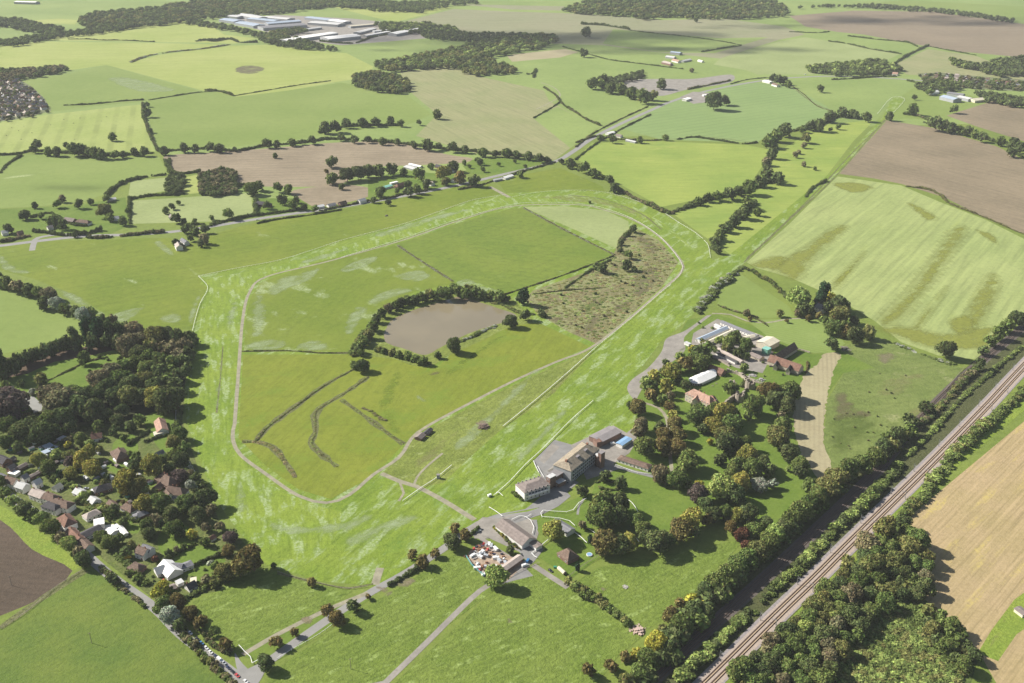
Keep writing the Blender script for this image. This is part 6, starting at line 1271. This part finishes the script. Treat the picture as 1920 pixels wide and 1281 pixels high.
# small objects around the lodge and yard
c = G(1105, 1041); root = tag(empty('paddling_pool', (c[0], c[1], 0)), 'round blue garden pool beside the lodge', 'pool'); MB().bar((0, 0, 0), (0, 0, .9), 2.3, 20).build('pool_wall', PAINT['white'], root); MB().bar((0, 0, .9), (0, 0, .93), 2.0, 20).build('pool_water', ROOF['u'], root)
c = G(1053, 1073); root = tag(empty('storage_tank', (c[0], c[1], 0), D((1045, 1065), (1062, 1080))), 'cream cylindrical tank with dark end by the track', 'tank'); MB().bar((-4, 0, 1.6), (4, 0, 1.6), 1.5, 14).build('tank_shell', ROOF['c'], root); MB().bar((4, 0, 1.6), (4.6, 0, 1.6), 1.52, 14, 1.0).build('end_cap', WALL['t'], root)
for x in (-2.5, 2.5): MB().box((x, 0, .3), (.5, 2.2, .7)).build('cradle', M_post, root)
tag(MB().box((0, 0, .7), (2.4, 1.6, 1.4)).build('skip_bin', PAINT['green'], None, G(1041, 1065)), 'green bin beside the cream tank', 'bin')
root = tag(empty('finishing_hut', G(822, 897)), 'small grey finishing hut on the white rail', 'hut'); MB().box((0, 0, 1.8), (2.6, 2.2, 3.6)).build('hut_wall', WALL['g'], root); MB().box((0, 0, 3.75), (3, 2.6, .3)).build('hut_roof', ROOF['e'], root); MB().bar((0, 0, 3.9), (0, 0, 6.5), .08).build('flagpole', M_white, root)
root = tag(empty('camera_trailer', G(918, 931)), 'small white trailer at the end of the home rail', 'trailer'); MB().box((0, 0, 1.3), (3.4, 2, 1.8), .6).build('body', PAINT['white'], root, None, .12); MB().bar((.4, -1, .35), (.4, 1, .35), .35, 10).build('wheels', M_tyre, root)
for (x, y), l_ in (((1304, 724), 'left picnic table on the castle lawn'), ((1311, 720), 'second picnic table on the castle lawn'), ((1347, 719), 'right picnic table on the castle lawn')):
    root = tag(empty('picnic_table', G(x+32, y)), l_, 'table', 'picnic tables on the castle lawn'); MB().box((0, 0, .75), (1.9, .8, .06)).build('table_top', M_post, root)
    for s_ in (-1, 1): MB().box((0, s_*.8, .45), (1.9, .28, .05)).build('bench_seat', M_post, root); MB().bar((s_*.7, -.9, 0), (s_*.7, .9, .42), .05).build('leg', M_post, root)
def heap(label, px, r, h, mats, name='rubble_heap', n=60):
    c = G(*px); m = MB()
    for _ in range(n):
        a, d = RH.uniform(0, 6.28), abs(RH.gauss(0, .45))*r; z = h*max(.1, 1-(d/r)**1.3)*RH.uniform(.3, 1); s_ = RH.uniform(.5, 1.6)
        m.box((math.cos(a)*d, math.sin(a)*d, z*.5), (s_*RH.uniform(.6, 2), s_, z+.3), a)
    return tag(m.build(name, mats, None, (c[0], c[1], 0)), label, 'heap')
heap('round brushwood bonfire heap inside the course', (907, 801), 6.5, 3, surf('brushwood', (0.19, 0.14, 0.11), 0.5, 1), 'bonfire_heap', 140)
heap('pale rubble heap at the end of the tall hedge', (1196, 1184), 6, 2.2, surf('rubble', (0.50, 0.38, 0.32), 0.4, 1), n=90)
heap('grey rubble heap beside the castle garden wall, left', (1412, 705), 5, 1.6, surf('grey_rubble', (0.38, 0.36, 0.34), 0.5, 1)); heap('grey rubble heap beside the castle garden wall, right', (1427, 713), 5, 1.6, surf('dark_rubble', (0.33, 0.31, 0.30), 0.5, 1))
heap('dark log heap below the small tree on the hill', (1583, 654), 7, 1.8, surf('old_logs', (0.2, 0.18, 0.15), 0.5, 1), 'log_heap', 90); heap('small white debris pile in the middle paddock', (1172, 1102), 2.2, .9, surf('debris', (0.4, 0.38, 0.34), 0.5, 1), n=16)
heap('dark debris pile by the upper fence of the west field', (725, 405), 4, 1.6, surf('dark_debris', (0.16, 0.15, 0.13), 0.5, 1), n=26)
# scrap yard
yard = P('884,1032 905,1018 925,1026 945,1040 962,1052 955,1068 940,1078 925,1090 905,1082 885,1062 874,1045'); spots = []
KINDS = [('container', 'white', 'white'), ('container', 'silver', 'grey'), ('container', 'silver', 'grey'), ('crate', 'red', 'red'), ('container', 'white', 'white'), ('crate', 'white', 'white'), ('oil_drum', 'navy', 'navy'), ('crate', 'silver', 'grey'), ('oil_drum', 'rust', 'rusty'), ('scrap_pile', 'rust', 'rusty'), ('scrap_pile', 'pale', 'pale')]
MSC = dict(rust=surf('rusty_scrap', (0.30, 0.16, 0.10), 0.5, .7), pale=surf('pale_scrap', (0.5, 0.46, 0.42), 0.5, .7)); tries = 0; seen = {}
while len(spots) < 74 and tries < 6000:
    tries += 1; x, y = RH.uniform(874, 962), RH.uniform(1018, 1090)
    if inside((x, y), yard) and all((x-a)**2+((y-b)*1.5)**2 > 26 for a, b in spots) and not (915 < x < 935 and 1050 < y < 1066): spots.append((x, y))
spots.sort(); tot = {}
plan = [(x, y, KINDS[RH.randrange(len(KINDS))]) for x, y in spots]
for _, _, k in plan: tot[k[0], k[2]] = tot.get((k[0], k[2]), 0)+1
for x, y, (kd, m_, w1) in plan:
    g_ = G(x, y); b_ = MB(); a_ = RH.uniform(0, 3.1); i = seen.get((kd, w1), 0); seen[kd, w1] = i+1
    if kd == 'container': b_.box((0, 0, 1.1), (RH.uniform(3.4, 5.5), 2.1, 2.2), a_); [b_.box((0, 0, 2.25), (1.0, 2.12, .1), a_)]
    elif kd == 'crate': b_.box((0, 0, .7), (RH.uniform(1.2, 2.4), 1.5, 1.4), a_); b_.box((.2, .1, 1.6), (1, .9, .5), a_+.4)
    elif kd == 'oil_drum': b_.bar((0, 0, 0), (0, 0, 1.4), .6, 10); b_.bar((1.2, .3, 0), (1.2, .3, 1.2), .55, 10)
    else:
        for _ in range(16): q = RH.uniform(0, 6.28); d_ = RH.uniform(0, 1.7); b_.box((math.cos(q)*d_, math.sin(q)*d_, .4), (RH.uniform(.4, 1.5), RH.uniform(.3, .9), RH.uniform(.5, 1.3)), q)
    lab = f"{w1} {kd.replace('_', ' ')} in the scrap yard" + ('' if tot[kd, w1] == 1 else f", {number(i)}{'' if i == 0 else ' from left'}")
    tag(b_.build(kd, MSC.get(m_) or PAINT[m_], None, (g_[0], g_[1], 0)), lab, kd.replace('_', ' '), 'things stored in the scrap yard')
RF('teal mesh fence round the scrap yard', '874,1045 885,1062 897,1073 908,1082', 'mesh_fence', surf('teal_fence', (0.12, 0.32, 0.32), .2, 1), 2, .3, .1, 4, 'fence', True)
# small sheds, greenhouses and patios in the village plots
gp = P('0,840 60,800 150,830 210,850 260,880 330,925 300,960 250,975 225,945 150,915 90,890 30,890 0,870'); cand = []; tries = 0
while len(cand) < 40 and tries < 4000:
    tries += 1; x, y = RH.uniform(0, 400), RH.uniform(800, 980)
    if inside((x, y), gp) and all((x-q[0])**2+((y-q[1])*1.5)**2 > 150 for q in cand) and all((x-float(t[0]))**2+(y-float(t[1]))**2 > (float(t[2])*.45)**2 for t in allt): cand.append((x, y))
cand.sort(); lo_ = D((60, 890), (110, 925)); tot = {}; seen = {}; pl = [(x, y, RH.choice(['white', 'grey', 'brown', 'green'])) for x, y in cand]
for _, _, k in pl: tot[k] = tot.get(k, 0)+1
for x, y, k in pl:
    i = seen.get(k, 0); seen[k] = i+1; g_ = G(x, y); root = tag(empty('garden_shed', (g_[0], g_[1], 0), lo_+RH.choice((0, 1.57))), f"small {k} roofed shed in the village gardens" + (f", {number(i)}{'' if i == 0 else ' from left'}" if tot[k] > 1 else ''), 'shed', 'small sheds of the village gardens')
    L_, W2 = RH.uniform(3, 6), RH.uniform(2.2, 3.4); MB().box((0, 0, 1.05), (L_, W2, 2.1)).build('wall', WALL[dict(white='w', grey='g', brown='t', green='n')[k]], root)
    r_ = MB(); h_ = W2/2+.25; r_.add([(-L_/2-.2, -h_, 2.05), (L_/2+.2, -h_, 2.05), (L_/2+.2, h_, 2.05), (-L_/2-.2, h_, 2.05), (-L_/2-.2, 0, 2.9), (L_/2+.2, 0, 2.9)], [(3, 2, 1, 0), (0, 1, 5, 4), (2, 3, 4, 5), (1, 2, 5), (3, 0, 4)]); r_.build('roof', ROOF[dict(white='w', grey='l', brown='m', green='g')[k]], root)
# small flocks of cattle far off
M_cow = surf('cow_hide', (0.06, 0.05, 0.045), 0.3, 1)
cowm = MB(); cowm.bar((-.8, 0, 1.05), (.7, 0, 1.1), .42, 8, .38); cowm.bar((.7, 0, 1.15), (1.25, 0, 1.35), .22, 6, .16); cowm.bar((1.2, 0, 1.35), (1.6, 0, 1.15), .17, 6, .1)
for x in (-.65, .6):
    for y in (-.2, .2): cowm.bar((x, y, .8), (x+.05, y, 0), .13, 5, .07)
cow = cowm.build('cow', M_cow); first = True
for i, (x, y) in enumerate(sorted([(22, 240), (45, 238), (140, 262), (60, 250), (150, 222), (190, 228), (40, 262), (95, 235), (120, 225), (35, 246), (12, 255), (138, 232), (200, 220)])):
    o = cow if first else cow.copy()
    if not first: col.objects.link(o)
    first = False; g_ = G(x, y); o.location = (g_[0], g_[1], .05); o.rotation_euler = (0, 0, i*1.3); tag(o, f"tiny dark cow grazing in the lined meadow, {number(i)}{'' if i == 0 else ' from left'}", 'cow', 'cows in the lined meadow')
# ------------------------------------------------------------------ clouds high above the picture
s = NT('cloud_vapour'); s.t.nodes.remove(s.b); tp = s.n('ShaderNodeBsdfTransparent'); df = s.n('ShaderNodeBsdfDiffuse'); df.inputs[0].default_value = (.9, .9, .9, 1); mx = s.n('ShaderNodeMixShader'); mx.inputs[0].default_value = 0.10
s.l(tp.outputs[0], mx.inputs[1]); s.l(df.outputs[0], mx.inputs[2]); s.l(mx.outputs[0], s.t.nodes['Material Output'].inputs[0])
for px, py, rx, ry, n in ((1040, 72, 700, 170, 60), (1240, 92, 420, 90, 34), (1390, 93, 260, 60, 22), (1690, 38, 480, 130, 40), (1450, 50, 260, 70, 18), (870, 95, 260, 60, 18), (140, 352, 70, 22, 14)):
    c = G(px, py)+np.array([-math.cos(R(20)), math.sin(R(20)), 0])*2000/math.tan(SUN_EL)+np.array([0, 0, 2000]); V = []; Fq = []; k = 0
    for i in range(n):
        v, f = ico(1, np.zeros(3), 2); a_, d_ = RH.uniform(0, 6.28), RH.uniform(0, 1)**.7; q = RH.uniform(.25, .5)*min(rx, ry*2)*.6
        V.append(v*np.array([q*1.6, q, q*.35])+np.array([math.cos(a_)*d_*rx, math.sin(a_)*d_*ry, RH.uniform(-.1, .25)*ry])); Fq.append(f+k); k += len(v)
    me = np_mesh('cloud', np.vstack(V), np.vstack(Fq)); tag(link('cloud', me, s.m, None, c), kind='structure')
scene.cycles.transparent_max_bounces = 40
# ------------------------------------------------------------------ the air
hz = MB().box((0, 2500, 240), (9600, 7400, 482)).build('haze', None); tag(hz, 'thin pale haze over the whole land', 'haze', kind='stuff')
m = bpy.data.materials.new('haze_air'); m.use_nodes = True; t = m.node_tree; t.nodes.remove(t.nodes['Principled BSDF']); pv = t.nodes.new('ShaderNodeVolumePrincipled')
pv.inputs['Color'].default_value = (0.94, 0.97, 1.0, 1); pv.inputs['Density'].default_value = 0.00004; pv.inputs['Anisotropy'].default_value = 0.0
t.links.new(pv.outputs[0], t.nodes['Material Output'].inputs['Volume']); hz.data.materials.append(m)
